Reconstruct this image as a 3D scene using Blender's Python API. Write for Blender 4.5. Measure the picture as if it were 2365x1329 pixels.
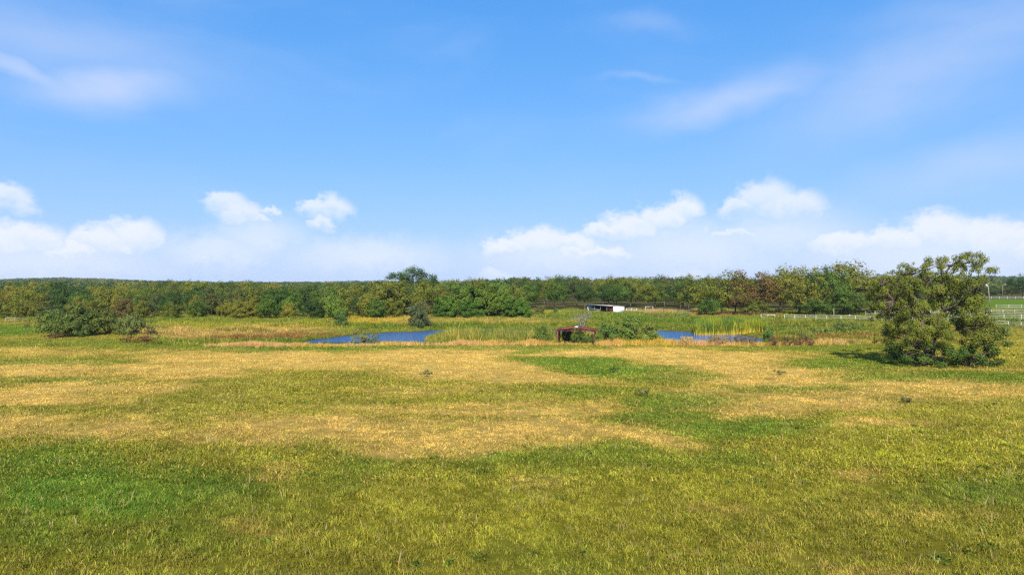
import bpy, math, random
import numpy as np
from mathutils import Vector

R = math.radians
sc = bpy.context.scene
for o in list(bpy.data.objects):
    bpy.data.objects.remove(o)
col = sc.collection

# ------------------------------------------------------------------ camera
CAMZ, FPX, CX, HY = 8.0, 1577.0, 1182.5, 653.0
cam_d = bpy.data.cameras.new('camera')
cam_d.sensor_width = 36.0
cam_d.lens = 24.0
cam_d.clip_start = 0.1
cam_d.clip_end = 20000
cam = bpy.data.objects.new('camera', cam_d)
cam.location = (0, 0, CAMZ)
cam.rotation_euler = (R(90 - 0.418), 0, 0)
col.objects.link(cam)
sc.camera = cam

# ------------------------------------------------------------------ sun, sky
SUN_EL, SUN_TURN = 40.0, 2.0
sd = bpy.data.lights.new('sun', 'SUN')
sd.energy = 5.0
sd.angle = R(0.55)
sd.color = (1.0, 0.93, 0.80)
so = bpy.data.objects.new('sun', sd)
so.rotation_euler = (R(90 - SUN_EL), 0, R(-SUN_TURN))
so.location = (0, -60, 60)
col.objects.link(so)

sc.view_settings.view_transform = 'Standard'
sc.view_settings.look = 'None'
sc.view_settings.exposure = 0.65
sc.view_settings.gamma = 1.0
sc.view_settings.use_curve_mapping = False
sc.render.engine = 'CYCLES'
cy = sc.cycles
cy.max_bounces = 6
cy.diffuse_bounces = 3
cy.glossy_bounces = 3
cy.transmission_bounces = 3
cy.transparent_max_bounces = 8
cy.volume_bounces = 0
cy.use_denoising = False
cy.filter_width = 1.35


class NT:
    """small helper to write node trees as expressions"""
    def __init__(self, tree):
        self.t = tree
        self.n = tree.nodes
        self.l = tree.links

    def node(self, kind, **kw):
        nd = self.n.new(kind)
        for k, v in kw.items():
            setattr(nd, k, v)
        return nd

    def put(self, sock, v):
        if isinstance(v, bpy.types.NodeSocket):
            self.l.new(v, sock)
        else:
            sock.default_value = v

    def math(self, op, a, b=None, c=None, clamp=False):
        nd = self.node('ShaderNodeMath', operation=op)
        nd.use_clamp = clamp
        self.put(nd.inputs[0], a)
        if b is not None:
            self.put(nd.inputs[1], b)
        if c is not None:
            self.put(nd.inputs[2], c)
        return nd.outputs[0]

    def sstep(self, v, a, b, lo=0.0, hi=1.0):
        nd = self.node('ShaderNodeMapRange', interpolation_type='SMOOTHSTEP')
        self.put(nd.inputs[0], v)
        self.put(nd.inputs[1], a)
        self.put(nd.inputs[2], b)
        self.put(nd.inputs[3], lo)
        self.put(nd.inputs[4], hi)
        return nd.outputs[0]

    def mix(self, f, a, b, blend='MIX'):
        nd = self.node('ShaderNodeMix', data_type='RGBA', blend_type=blend)
        self.put(nd.inputs[0], f)
        self.put(nd.inputs[6], a)
        self.put(nd.inputs[7], b)
        return nd.outputs[2]

    def noise(self, vec, scale, detail=3, rough=0.5, dist=0.0):
        nd = self.node('ShaderNodeTexNoise')
        if vec is not None:
            self.put(nd.inputs['Vector'], vec)
        nd.inputs['Scale'].default_value = scale
        nd.inputs['Detail'].default_value = detail
        nd.inputs['Roughness'].default_value = rough
        nd.inputs['Distortion'].default_value = dist
        return nd.outputs[0]

    def xyz(self, x, y, z):
        nd = self.node('ShaderNodeCombineXYZ')
        self.put(nd.inputs[0], x)
        self.put(nd.inputs[1], y)
        self.put(nd.inputs[2], z)
        return nd.outputs[0]


def rgba(c):
    return (c[0], c[1], c[2], 1.0)


world = bpy.data.worlds.new('World')
sc.world = world
world.use_nodes = True
w = NT(world.node_tree)
w.n.clear()
SKY_STRENGTH = 0.0635
sky = w.node('ShaderNodeTexSky', sky_type='NISHITA')
sky.sun_disc = False
sky.sun_elevation = R(SUN_EL)
sky.sun_rotation = R(180 + SUN_TURN)
sky.altitude = 0
sky.air_density = 1.0
sky.dust_density = 0.1
sky.ozone_density = 3.0
tc = w.node('ShaderNodeTexCoord')
sp = w.node('ShaderNodeSeparateXYZ')
w.l.new(tc.outputs['Generated'], sp.inputs[0])
az = w.math('ARCTAN2', sp.outputs[0], sp.outputs[1])
el = w.math('ARCSINE', sp.outputs[2])
PERIOD = R(90)
fac = w.math('FRACT', w.math('DIVIDE', w.math('ADD', az, PERIOD / 2), PERIOD))


def px_to_fac(px):
    return (math.atan((px - CX) / FPX) + PERIOD / 2) / PERIOD


def py_to_el(px, py):
    return math.atan((HY - py) / FPX * math.cos(math.atan((px - CX) / FPX)))


cvec = w.xyz(az, w.math('MULTIPLY', el, 1.2), 0.0)
puff = w.math('SUBTRACT', w.noise(cvec, 26, 5, 0.55), 0.5)
puff2 = w.math('SUBTRACT', w.noise(cvec, 75, 3, 0.55), 0.5)
soft = w.noise(cvec, 9, 3, 0.5)
nz = w.math('ADD', puff, w.math('MULTIPLY', puff2, 0.6))
wa = w.math('ADD', w.math('SUBTRACT', w.math('MULTIPLY', fac, PERIOD), PERIOD / 2), w.math('MULTIPLY', nz, 0.034))
we = w.math('ADD', el, w.math('MULTIPLY', nz, -0.034))
wv = w.xyz(wa, we, 0.0)


def puffs(lst, strength, soft_low, edge):
    """heaped clouds: rounded heads given by bearing and elevation, crisp above and fading below"""
    acc = None
    for (px, py, rx, ry) in lst:
        a0, e0 = math.atan((px - CX) / FPX), py_to_el(px, py)
        sub = w.node('ShaderNodeVectorMath', operation='SUBTRACT')
        w.l.new(wv, sub.inputs[0])
        sub.inputs[1].default_value = (a0, e0, 0)
        mul = w.node('ShaderNodeVectorMath', operation='MULTIPLY')
        w.l.new(sub.outputs[0], mul.inputs[0])
        mul.inputs[1].default_value = (FPX / rx / 1.34, FPX / ry / 1.3, 0)
        ln = w.node('ShaderNodeVectorMath', operation='LENGTH')
        w.l.new(mul.outputs[0], ln.inputs[0])
        s2 = w.node('ShaderNodeSeparateXYZ')
        w.l.new(mul.outputs[0], s2.inputs[0])
        v = w.math('MULTIPLY', w.sstep(ln.outputs['Value'], 1.0 - edge, 1.0, 1.0, 0.0), w.sstep(s2.outputs[1], -soft_low, .45))
        acc = v if acc is None else w.math('MAXIMUM', acc, v)
    return w.math('MULTIPLY', acc, strength)


m1 = puffs([(55, 568, 75, 46), (-40, 570, 80, 50), (165, 592, 55, 26), (225, 570, 55, 44), (318, 560, 52, 46), (1165, 580, 60, 32),
            (1245, 570, 85, 44), (1320, 572, 60, 36), (1385, 540, 42, 28), (1450, 540, 75, 46), (1530, 520, 60, 48), (1578, 500, 42, 50),
            (1370, 590, 90, 22), (1950, 575, 70, 40), (2065, 572, 65, 46), (2170, 560, 70, 58), (2260, 560, 75, 50), (2340, 570, 80, 44),
            (2440, 590, 80, 40)], 0.76, .8, .5)
m2 = puffs([(12, 470, 46, 36), (530, 482, 44, 30), (560, 505, 50, 36), (625, 492, 22, 14), (604, 512, 20, 12), (722, 484, 36, 26), (762, 490, 48, 36),
            (740, 520, 28, 24), (1700, 490, 46, 30), (1768, 482, 64, 62), (1835, 492, 64, 50), (1690, 545, 60, 18)], 0.66, .70, .5)
m3 = puffs([(100, 620, 260, 70), (500, 590, 150, 60), (600, 560, 120, 70), (850, 600, 220, 60), (1300, 600, 260, 70), (1600, 590, 260, 100), (1800, 560, 200, 90),
            (2150, 610, 320, 90), (1150, 640, 50, 26), (1590, 640, 60, 26), (470, 598, 60, 18)], 0.58, 1.0, .98)
cum = w.math('MAXIMUM', w.math('MAXIMUM', m1, m2), m3)
# high thin cirrus: streaks stretched along the wind
cv = w.node('ShaderNodeMapping')
cv.inputs['Rotation'].default_value = (0, 0, R(9))
cv.inputs['Scale'].default_value = (1.0, 3.6, 1.0)
w.l.new(w.xyz(az, el, 0.0), cv.inputs['Vector'])
c1 = w.noise(cv.outputs[0], 2.6, 5, 0.52, 0.6)
c2 = w.noise(cv.outputs[0], 7.0, 4, 0.55, 0.4)
cir = w.math('MULTIPLY', w.sstep(c1, 0.46, 0.78), w.math('ADD', w.math('MULTIPLY', c2, 0.8), 0.35))


def streak(px, py, rx, ry, tilt, s):
    a0, e0 = math.atan((px - CX) / FPX), py_to_el(px, py)
    da = w.math('SUBTRACT', w.math('MULTIPLY', w.math('SUBTRACT', fac, (a0 + PERIOD / 2) / PERIOD), PERIOD),
                w.math('MULTIPLY', puff, 0.03))
    de = w.math('SUBTRACT', w.math('SUBTRACT', el, e0), w.math('MULTIPLY', w.math('SUBTRACT', soft, 0.5), 0.05))
    de = w.math('SUBTRACT', de, w.math('MULTIPLY', da, tilt))
    q = w.math('ADD', w.math('POWER', w.math('DIVIDE', da, rx / FPX), 2.0), w.math('POWER', w.math('DIVIDE', de, ry / FPX), 2.0))
    return w.math('MULTIPLY', w.math('EXPONENT', w.math('MULTIPLY', q, -2.2)), s)


ws = [streak(250, 195, 210, 60, 0.10, 0.95), streak(70, 165, 200, 32, -0.30, 0.8), streak(120, 90, 460, 100, -0.1, 0.50),
      streak(1690, 230, 280, 56, 0.16, 0.75), streak(2100, 170, 380, 140, 0.3, 0.55), streak(2260, 380, 320, 70, 0.12, 0.5),
      streak(1500, 55, 130, 30, -0.1, 0.25), streak(1480, 186, 130, 12, -0.05, 0.25), streak(2250, 20, 300, 60, 0.0, 0.35)]
wisp = ws[0]
for s_ in ws[1:]:
    wisp = w.math('MAXIMUM', wisp, s_)
cir = w.math('ADD', w.math('ADD', w.math('MULTIPLY', cir, 0.20), 0.03), w.math('MULTIPLY', wisp, w.math('ADD', w.math('MULTIPLY', c2, 0.7), 0.55)), clamp=True)
sep = w.node('ShaderNodeSeparateColor')
w.l.new(sky.outputs[0], sep.inputs[0])
com = w.node('ShaderNodeCombineColor')
GRADE = ((0.52, 1.00), (2.23, 0.51), (5.8, 0.30))
for i, (gk, gp_) in enumerate(GRADE):
    w.l.new(w.math('MULTIPLY', w.math('POWER', sep.outputs[i], gp_), gk), com.inputs[i])
SK = 0.645 / SKY_STRENGTH
skyc = w.mix(w.math('MULTIPLY', cir, 0.75), com.outputs[0], (0.70 * SK, 0.78 * SK, 1.0 * SK, 1))
lowhaze = w.math('MULTIPLY', w.math('EXPONENT', w.math('MULTIPLY', w.math('ABSOLUTE', el), -7.0)), 0.66)
skyc = w.mix(lowhaze, skyc, (0.58 * SK, 0.71 * SK, 0.98 * SK, 1))
skyc = w.mix(cum, skyc, (0.97 * SK, 0.975 * SK, 1.0 * SK, 1))
bg = w.node('ShaderNodeBackground')
w.l.new(skyc, bg.inputs[0])
bg.inputs[1].default_value = SKY_STRENGTH
world.cycles.sampling_method = 'MANUAL'
world.cycles.sample_map_resolution = 512
wo = w.node('ShaderNodeOutputWorld')
w.l.new(bg.outputs[0], wo.inputs[0])

# ------------------------------------------------------------------ numeric helpers
rng = np.random.default_rng(7)


def sm(a, b, x):
    t = np.clip((np.asarray(x, float) - a) / (b - a), 0, 1)
    return t * t * (3 - 2 * t)


def vnoise(x, y, seed=0):
    x = np.asarray(x, float)
    y = np.asarray(y, float)
    xi = np.floor(x).astype(np.int64)
    yi = np.floor(y).astype(np.int64)
    fx, fy = x - xi, y - yi
    fx = fx * fx * (3 - 2 * fx)
    fy = fy * fy * (3 - 2 * fy)

    def h(i, j):
        n = (i * 374761393 + j * 668265263 + seed * 1442695041) & 0x7fffffff
        n = ((n ^ (n >> 13)) * 1274126177) & 0x7fffffff
        return ((n ^ (n >> 16)) & 0xffff) / 65535.0
    return (h(xi, yi) * (1 - fx) + h(xi + 1, yi) * fx) * (1 - fy) + (h(xi, yi + 1) * (1 - fx) + h(xi + 1, yi + 1) * fx) * fy


def fbm(x, y, seed=0, octaves=4):
    s, a, t = 0.0, 0.5, 0.0
    for i in range(octaves):
        s = s + a * vnoise(np.asarray(x) * 2 ** i, np.asarray(y) * 2 ** i, seed + 17 * i)
        t += a
        a *= 0.55
    return s / t


def gp(px, py, z=0.0):
    """photo pixel on level ground of height z -> world x, y"""
    d = (CAMZ - z) * FPX / (py - HY)
    return ((px - CX) / FPX * d, d)


def sdf(poly, X, Y):
    """signed distance to polygon, positive inside"""
    P = np.asarray(poly, float)
    X = np.asarray(X, float)
    Y = np.asarray(Y, float)
    d = np.full(X.shape, 1e18)
    s = np.ones(X.shape)
    n = len(P)
    for i in range(n):
        a, b = P[i], P[i - 1]
        ex, ey = b[0] - a[0], b[1] - a[1]
        wx, wy = X - a[0], Y - a[1]
        t = np.clip((wx * ex + wy * ey) / (ex * ex + ey * ey), 0, 1)
        d = np.minimum(d, (wx - ex * t) ** 2 + (wy - ey * t) ** 2)
        c1_, c2_, c3_ = Y >= a[1], Y < b[1], ex * wy > ey * wx
        flip = (c1_ & c2_ & c3_) | (~c1_ & ~c2_ & ~c3_)
        s = np.where(flip, -s, s)
    return -s * np.sqrt(d)


BASIN = [gp(*p) for p in [(335, 797), (480, 800), (700, 799), (1000, 797), (1400, 797), (1760, 799), (1900, 797), (2015, 793),
                          (2040, 772), (2020, 754), (1900, 747), (1760, 742), (1500, 740), (1200, 741), (1000, 743), (800, 748), (600, 754),
                          (420, 760), (345, 775)]]
WZ = -1.15
POND = [gp(px, py, WZ) for px, py in [(640, 799), (720, 787), (800, 776), (900, 768.5), (1000, 764), (1200, 762), (1400, 762), (1520, 763.5),
                                      (1630, 769.5), (1720, 774.5), (1772, 784), (1790, 800)]]
POND = POND[:-1] + [(41.0, 98.0), (37, 95.2), (10, 94.2), (-15, 94.4), (-30, 95.5), (-35.5, 98.5)]


def H(X, Y):
    X = np.asarray(X, float)
    Y = np.asarray(Y, float)
    D = np.hypot(X, Y)
    z = 0.25 * (fbm(X / 23, Y / 23, 3, 3) - 0.5) * sm(10, 60, D)
    wob = 1.6 * (fbm(X / 6, Y / 6, 11, 3) - 0.5)
    b = sdf(BASIN, X, Y) + wob
    p = sdf(POND, X, Y) + wob * 0.9
    z = z - 1.02 * sm(-1.0, 7.5, b) - 0.7 * sm(-0.5, 4.0, p)
    u = X / np.maximum(np.abs(Y), 1.0)
    left = 1 - sm(-0.25, 0.10, u)
    z = z - 2.2 * sm(150, 260, Y) * left * (1 - sm(700, 1400, D))
    far = sm(700, 2000, D)
    hill = -2.0 + 12.0 * np.exp(-((u + 0.66) / 0.13) ** 2) + 6.0 * np.exp(-((u + 0.21) / 0.05) ** 2) + 9.0 * np.exp(-((u - 0.0) / 0.05) ** 2) \
        + 13.0 * sm(0.35, 0.6, u) + 9.0 * (fbm(X / 380, Y / 380, 5, 3) - 0.5)
    hill = np.where(Y > 0, hill, 0)
    return z + hill * far


def h1(x, y):
    return float(H(np.array([x]), np.array([y]))[0])


# ------------------------------------------------------------------ ground colours (what grows there)
def blob(px, py, lst):
    v = np.zeros(np.shape(px))
    for (cx, cy_, rx, ry, s) in lst:
        q = ((px - cx) / rx) ** 2 + ((py - cy_) / ry) ** 2
        v = np.maximum(v, s * (1 - sm(0.05, 1.8, q)))
    return v


DRY = [(80, 853, 190, 20, .95), (60, 918, 230, 20, .95), (240, 893, 200, 18, .95), (430, 858, 200, 18, .95), (620, 832, 260, 24, .95),
       (820, 836, 260, 22, .85), (1010, 830, 220, 34, 1.), (1120, 852, 200, 26, 1.), (1270, 872, 130, 12, .9),
       (1430, 818, 240, 15, 1.), (1640, 826, 200, 15, .9), (1600, 846, 190, 16, .85), (1760, 868, 270, 22, .9), (1950, 890, 260, 26, .95),
       (2200, 905, 230, 22, .8), (1830, 935, 230, 26, .85), (1650, 905, 150, 14, .7), (2040, 985, 130, 12, .6), (2230, 860, 160, 8, .5),
       (760, 988, 330, 30, .95), (1010, 1012, 330, 36, 1.), (1290, 985, 300, 26, 1.), (1480, 1003, 160, 16, .9), (1130, 942, 330, 12, .75),
       (90, 985, 300, 28, .8), (420, 1010, 260, 22, .7), (1000, 900, 180, 12, .35), (1270, 935, 150, 14, .6), (150, 815, 260, 9, .5),
       (620, 1085, 60, 16, .6), (1680, 1170, 120, 22, .35), (1950, 1085, 60, 14, .5), (560, 1240, 110, 24, .35), (2050, 1310, 220, 22, .5),
       (1240, 1120, 60, 16, .4), (480, 1160, 50, 12, .35), (1700, 1280, 200, 30, .2), (2100, 1190, 160, 20, .3)]
LUSH = [(1240, 812, 60, 10, .8), (1320, 836, 110, 11, 1.), (1430, 853, 130, 13, 1.), (1540, 872, 120, 12, .8), (1580, 925, 140, 22, .7),
        (1540, 962, 130, 18, .8), (1720, 982, 210, 20, .8), (1350, 905, 120, 12, .6), (170, 1150, 260, 75, 1.), (420, 1130, 170, 50, .9),
        (80, 1080, 190, 40, .7), (30, 1230, 170, 70, .6), (640, 805, 300, 9, .9), (1000, 803, 300, 7, .8), (1500, 803, 260, 5, .6), (1250, 805, 200, 8, .7), (250, 795, 250, 9, .5), (1900, 805, 240, 12, .6), (2140, 870, 300, 14, .8),
        (2350, 880, 150, 14, .8), (1980, 838, 220, 16, .7), (60, 838, 260, 8, .7), (120, 878, 140, 8, .8), (300, 1270, 250, 40, .4),
        (2250, 1130, 190, 40, .55), (1150, 1060, 200, 18, .35), (1800, 898, 180, 7, .7), (1450, 1050, 240, 24, .4), (20, 765, 120, 14, 1.)]
YEL = [(2150, 1050, 280, 60, .9), (1900, 1000, 200, 30, .5), (1300, 1200, 300, 60, .45), (1600, 1110, 300, 50, .45), (700, 930, 380, 30, .3),
       (2200, 960, 260, 24, .6), (900, 1200, 300, 60, .35), (2330, 1010, 120, 40, .9), (2200, 815, 260, 16, .7), (1500, 1250, 300, 60, .35)]
C_OLIVE = np.array([.285, .265, .028])
C_DRY = np.array([.70, .475, .120])
C_LUSH = np.array([.115, .225, .020])
C_YEL = np.array([.36, .34, .028])
C_TAN = np.array([.66, .42, .13])
C_GOLD = np.array([.60, .42, .04])
C_RUST = np.array([.26, .085, .03])
C_MEAD = np.array([.25, .265, .03])
C_MGRN = np.array([.125, .215, .018])


def lerp(a, b, t):
    t = np.asarray(t)[..., None]
    return a * (1 - t) + b * t


def field_colour(X, Y):
    Ys = np.maximum(Y, 5.0)
    px = CX + FPX * X / Ys
    py = HY + FPX * CAMZ / Ys
    k = (py - HY) / 200.0
    px = px + 230 * (fbm(X / 9, Y / 9, 21, 4) - 0.5) + 60 * (fbm(X / 2.2, Y / 2.2, 23, 3) - 0.5)
    py = py + np.clip(k - .35, .15, 9) * (34 * (fbm(X / 10 + 40, Y / 10, 22, 4) - 0.5) + 24 * (fbm(X / 2.5, Y / 2.5 + 9, 24, 3) - 0.5))
    n = fbm(X / 3.5, Y / 5, 31, 4)
    n2 = fbm(X / 1.1, Y / 1.1, 33, 3)
    c = lerp(C_OLIVE, C_MGRN, np.clip((n - 0.45) * 2.0, 0, .55) * (1 - .5 * sm(30, 45, Y)))
    c = lerp(c, C_YEL, blob(px, py, YEL) * np.clip(.4 + n, 0, 1))
    c = lerp(c, C_LUSH, blob(px, py, LUSH) * np.clip(.55 + .6 * n2, 0, 1))
    d = blob(px, py, DRY) * (1 - .85 * blob(px, py, LUSH))
    n3 = fbm(X / .45, Y / .45, 35, 2)
    d = np.clip(d * (0.74 + 0.75 * (n2 - .3) + .35 * (n - .5)) + .34 * (n2 - 0.55) + .25 * (n - .6) + .25 * (n3 - .5) + .16 * sm(28, 42, Y) * (1 - blob(px, py, LUSH)), 0, .95)
    c = lerp(c, C_DRY, d)
    return c, d


def meadow_colour(X, Y):
    """land round and beyond the pond"""
    Ys = np.maximum(Y, 20.0)
    z = H(X, Y)
    px = CX + FPX * X / Ys
    py = HY + FPX * (CAMZ - z) / Ys
    n = fbm(X / 7, Y / 4, 41, 4)
    n2 = fbm(X / 1.8, Y / 1.8, 43, 3)
    px = px + 160 * (n - .5)
    py = py + 9 * (fbm(X / 8, Y / 8, 44, 4) - .5)
    c = lerp(C_MGRN * .8, C_MEAD, sm(.3, .6, .6 * n + .4 * n2))
    c = c * (.80 + .4 * n2)[..., None]
    c = lerp(c, C_YEL, blob(px, py, [(560, 752, 260, 9, .9), (700, 758, 180, 8, .8), (860, 743, 140, 6, .8), (1150, 745, 260, 6, .5), (1250, 720, 60, 6, .8), (1700, 728, 160, 6, .8), (2300, 790, 120, 10, .8)]))
    c = lerp(c, C_TAN, blob(px, py, [(430, 772, 150, 13, .9), (570, 770, 190, 11, .8), (640, 762, 140, 7, .8), (930, 740, 80, 7, .6), (1080, 743, 150, 5, .5), (1240, 742, 130, 5, .5), (1500, 722, 120, 5, .9), (1640, 727, 120, 5, .8), (1270, 706, 110, 5, .9), (1980, 797, 120, 6, .7)]) * np.clip(n2 * 1.5, 0, 1))
    c = lerp(c, C_GOLD, blob(px, py, [(165, 786, 110, 8, 1.), (860, 741, 70, 6, .7), (1780, 800, 220, 5, .8), (2310, 783, 60, 6, .9)]))
    c = lerp(c, C_RUST, blob(px, py, [(600, 783, 130, 5, .9), (700, 775, 90, 4, .7), (310, 785, 50, 9, .9), (1960, 780, 110, 5, .7), (1900, 784, 110, 6, .5)]))
    c = lerp(c, C_MGRN, blob(px, py, [(700, 790, 160, 5, .8), (900, 757, 160, 6, .8), (1100, 757, 180, 6, .7), (1450, 735, 220, 9, .8), (1270, 714, 100, 5, 1.), (1560, 745, 160, 8, .8), (500, 746, 300, 4, .6), (2340, 700, 160, 14, .9), (2340, 740, 100, 6, 1.)]))
    return c


def land(X, Y):
    """blend of field and meadow; returns colour and share of meadow"""
    b = sdf(BASIN, X, Y)
    D = Y
    far = sm(-2.5, 1.5, b)
    # left of the basin the mown field runs on to the wood; right of it to the fence
    px = CX + FPX * X / np.maximum(Y, 5)
    lim = np.where(px < 335, 104 + np.clip((200 - px) * 0.22, 0, 36), np.where(px > 2020, 118, 87))
    back = sm(-1, 4, Y - lim)
    m = np.maximum(far, back)
    fc, d = field_colour(X, Y)
    return fc * (1 - m[..., None]) + meadow_colour(X, Y) * m[..., None], m


# ------------------------------------------------------------------ mesh helpers
def make_mesh(name, V, quads=None, tris=None, fattr=None, pattr=None, smooth=False):
    V = np.asarray(V, np.float32)
    me = bpy.data.meshes.new(name)
    me.vertices.add(len(V))
    me.vertices.foreach_set('co', V.ravel())
    parts, starts, off = [], [], 0
    for F, k in ((quads, 4), (tris, 3)):
        if F is not None and len(F):
            F = np.asarray(F, np.int32)
            parts.append(F.ravel())
            starts.append(off + np.arange(len(F), dtype=np.int32) * k)
            off += F.size
    L = np.concatenate(parts)
    S = np.concatenate(starts)
    me.loops.add(len(L))
    me.loops.foreach_set('vertex_index', L)
    me.polygons.add(len(S))
    me.polygons.foreach_set('loop_start', S)
    me.update(calc_edges=True)
    for d, dom in ((fattr, 'FACE'), (pattr, 'POINT')):
        for k, v in (d or {}).items():
            v = np.asarray(v, np.float32)
            if v.ndim == 1:
                a = me.attributes.new(k, 'FLOAT', dom)
                a.data.foreach_set('value', v)
            else:
                a = me.attributes.new(k, 'FLOAT_COLOR', dom)
                a.data.foreach_set('color', v.ravel())
    if smooth:
        me.polygons.foreach_set('use_smooth', np.ones(len(S), bool))
    return me


class MB:
    def __init__(self):
        self.V, self.Q, self.T, self.n = [], [], [], 0

    def add(self, V, Q=None, T=None):
        V = np.asarray(V, float)
        if Q is not None and len(Q):
            self.Q.append(np.asarray(Q) + self.n)
        if T is not None and len(T):
            self.T.append(np.asarray(T) + self.n)
        self.V.append(V)
        self.n += len(V)

    def box(self, lo, hi, rot=0.0, org=(0, 0, 0)):
        x0, y0, z0 = lo
        x1, y1, z1 = hi
        V = np.array([(x0, y0, z0), (x1, y0, z0), (x1, y1, z0), (x0, y1, z0), (x0, y0, z1), (x1, y0, z1), (x1, y1, z1), (x0, y1, z1)], float)
        c, s = math.cos(rot), math.sin(rot)
        V = np.stack([V[:, 0] * c - V[:, 1] * s + org[0], V[:, 0] * s + V[:, 1] * c + org[1], V[:, 2] + org[2]], 1)
        self.add(V, [(3, 2, 1, 0), (4, 5, 6, 7), (0, 1, 5, 4), (1, 2, 6, 5), (2, 3, 7, 6), (3, 0, 4, 7)])

    def slab(self, quad, t):
        """a flat plate of thickness t below a 3-d quad"""
        q = np.asarray(quad, float)
        n = np.cross(q[1] - q[0], q[3] - q[0])
        n = n / np.linalg.norm(n)
        V = np.concatenate([q - n * t, q])
        self.add(V, [(3, 2, 1, 0), (4, 5, 6, 7), (0, 1, 5, 4), (1, 2, 6, 5), (2, 3, 7, 6), (3, 0, 4, 7)])

    def tube(self, path, radii, sides=6):
        P = np.asarray(path, float)
        radii = np.broadcast_to(np.asarray(radii, float), (len(P),))
        T = np.gradient(P, axis=0)
        T /= np.linalg.norm(T, axis=1)[:, None] + 1e-9
        ref = np.array([1.0, 0, 0]) if abs(T[0][0]) < .8 else np.array([0, 1.0, 0])
        A = np.cross(T, ref)
        A /= np.linalg.norm(A, axis=1)[:, None] + 1e-9
        B = np.cross(T, A)
        th = np.arange(sides) / sides * 2 * np.pi
        ring = P[:, None] + radii[:, None, None] * (A[:, None] * np.cos(th)[None, :, None] + B[:, None] * np.sin(th)[None, :, None])
        n = len(P)
        V = ring.reshape(-1, 3)
        i = np.arange(n - 1)[:, None] * sides
        j = np.arange(sides)[None]
        k = (j + 1) % sides
        Q = np.stack([i + j, i + k, i + sides + k, i + sides + j], -1).reshape(-1, 4)
        V = np.concatenate([V, P[:1], P[-1:]])
        c0, c1_ = n * sides, n * sides + 1
        jj = np.arange(sides)
        T1 = np.stack([np.full(sides, c0), (jj + 1) % sides, jj], -1)
        T2 = np.stack([np.full(sides, c1_), (n - 1) * sides + jj, (n - 1) * sides + (jj + 1) % sides], -1)
        self.add(V, Q, np.concatenate([T1, T2]))

    def mesh(self, name, smooth=False):
        return make_mesh(name, np.concatenate(self.V), np.concatenate(self.Q) if self.Q else None,
                         np.concatenate(self.T) if self.T else None, smooth=smooth)


def obj(name, me, mat=None, parent=None, loc=None):
    o = bpy.data.objects.new(name, me)
    if mat is not None and me is not None and not me.materials:
        me.materials.append(mat)
    if loc is not None:
        o.location = loc
    if parent is not None:
        o.parent = parent
    col.objects.link(o)
    return o


def tag(o, label, cat, group=None, kind=None):
    o['label'] = label
    if cat:
        o['category'] = cat
    if group:
        o['group'] = group
    if kind:
        o['kind'] = kind
    return o


def thing(name, loc, label, cat, group=None, rz=0.0):
    o = bpy.data.objects.new(name, None)
    o.empty_display_size = 0.5
    o.location = loc
    o.rotation_euler = (0, 0, rz)
    col.objects.link(o)
    return tag(o, label, cat, group)


# ------------------------------------------------------------------ materials
def new_mat(name):
    m = bpy.data.materials.new(name)
    m.use_nodes = True
    t = NT(m.node_tree)
    t.n.clear()
    out = t.node('ShaderNodeOutputMaterial')
    return m, t, out


def plain(name, c, rough=.7, noise_amt=.25, scale=3.0, spec=.3, c2=None, metallic=0.0):
    m, t, out = new_mat(name)
    tcn = t.node('ShaderNodeTexCoord')
    n = t.noise(tcn.outputs['Object'], scale, 5, .6)
    a = rgba(c)
    b = rgba(c2) if c2 else rgba([x * (1 - noise_amt) for x in c])
    cc = t.mix(t.sstep(n, .42, .62), a, b)
    p = t.node('ShaderNodeBsdfPrincipled')
    t.l.new(cc, p.inputs['Base Color'])
    p.inputs['Roughness'].default_value = rough
    p.inputs['Metallic'].default_value = metallic
    p.inputs['Specular IOR Level'].default_value = spec
    bp = t.node('ShaderNodeBump')
    bp.inputs['Strength'].default_value = .25
    bp.inputs['Distance'].default_value = .01
    t.l.new(n, bp.inputs['Height'])
    t.l.new(bp.outputs[0], p.inputs['Normal'])
    t.l.new(p.outputs[0], out.inputs[0])
    return m


def leafy(t, out, c, trans=.3, gloss=.12, bend=False):
    d = t.node('ShaderNodeBsdfDiffuse')
    tr = t.node('ShaderNodeBsdfTranslucent')
    if bend:
        vt = t.node('ShaderNodeVectorTransform', vector_type='NORMAL', convert_from='OBJECT', convert_to='WORLD')
        t.l.new(attr(t, 'bend').outputs['Vector'], vt.inputs[0])
        gn = t.node('ShaderNodeNewGeometry')
        ml = t.node('ShaderNodeVectorMath', operation='MULTIPLY_ADD')
        t.l.new(vt.outputs[0], ml.inputs[0])
        ml.inputs[1].default_value = (.25, .25, .25)
        t.l.new(gn.outputs['Normal'], ml.inputs[2])
        nm = t.node('ShaderNodeVectorMath', operation='NORMALIZE')
        t.l.new(ml.outputs[0], nm.inputs[0])
        t.l.new(nm.outputs[0], d.inputs['Normal'])
    g = t.node('ShaderNodeBsdfGlossy')
    g.inputs['Roughness'].default_value = .5
    g.inputs['Color'].default_value = (1, 1, 1, 1)
    t.l.new(c, d.inputs[0])
    t.l.new(c, tr.inputs[0])
    m1_ = t.node('ShaderNodeMixShader')
    m1_.inputs[0].default_value = trans
    t.l.new(d.outputs[0], m1_.inputs[1])
    t.l.new(tr.outputs[0], m1_.inputs[2])
    m2_ = t.node('ShaderNodeMixShader')
    fr = t.node('ShaderNodeFresnel')
    fr.inputs[0].default_value = 1.35
    t.l.new(t.math('MULTIPLY', fr.outputs[0], gloss), m2_.inputs[0])
    t.l.new(m1_.outputs[0], m2_.inputs[1])
    t.l.new(g.outputs[0], m2_.inputs[2])
    t.l.new(m2_.outputs[0], out.inputs[0])


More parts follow.
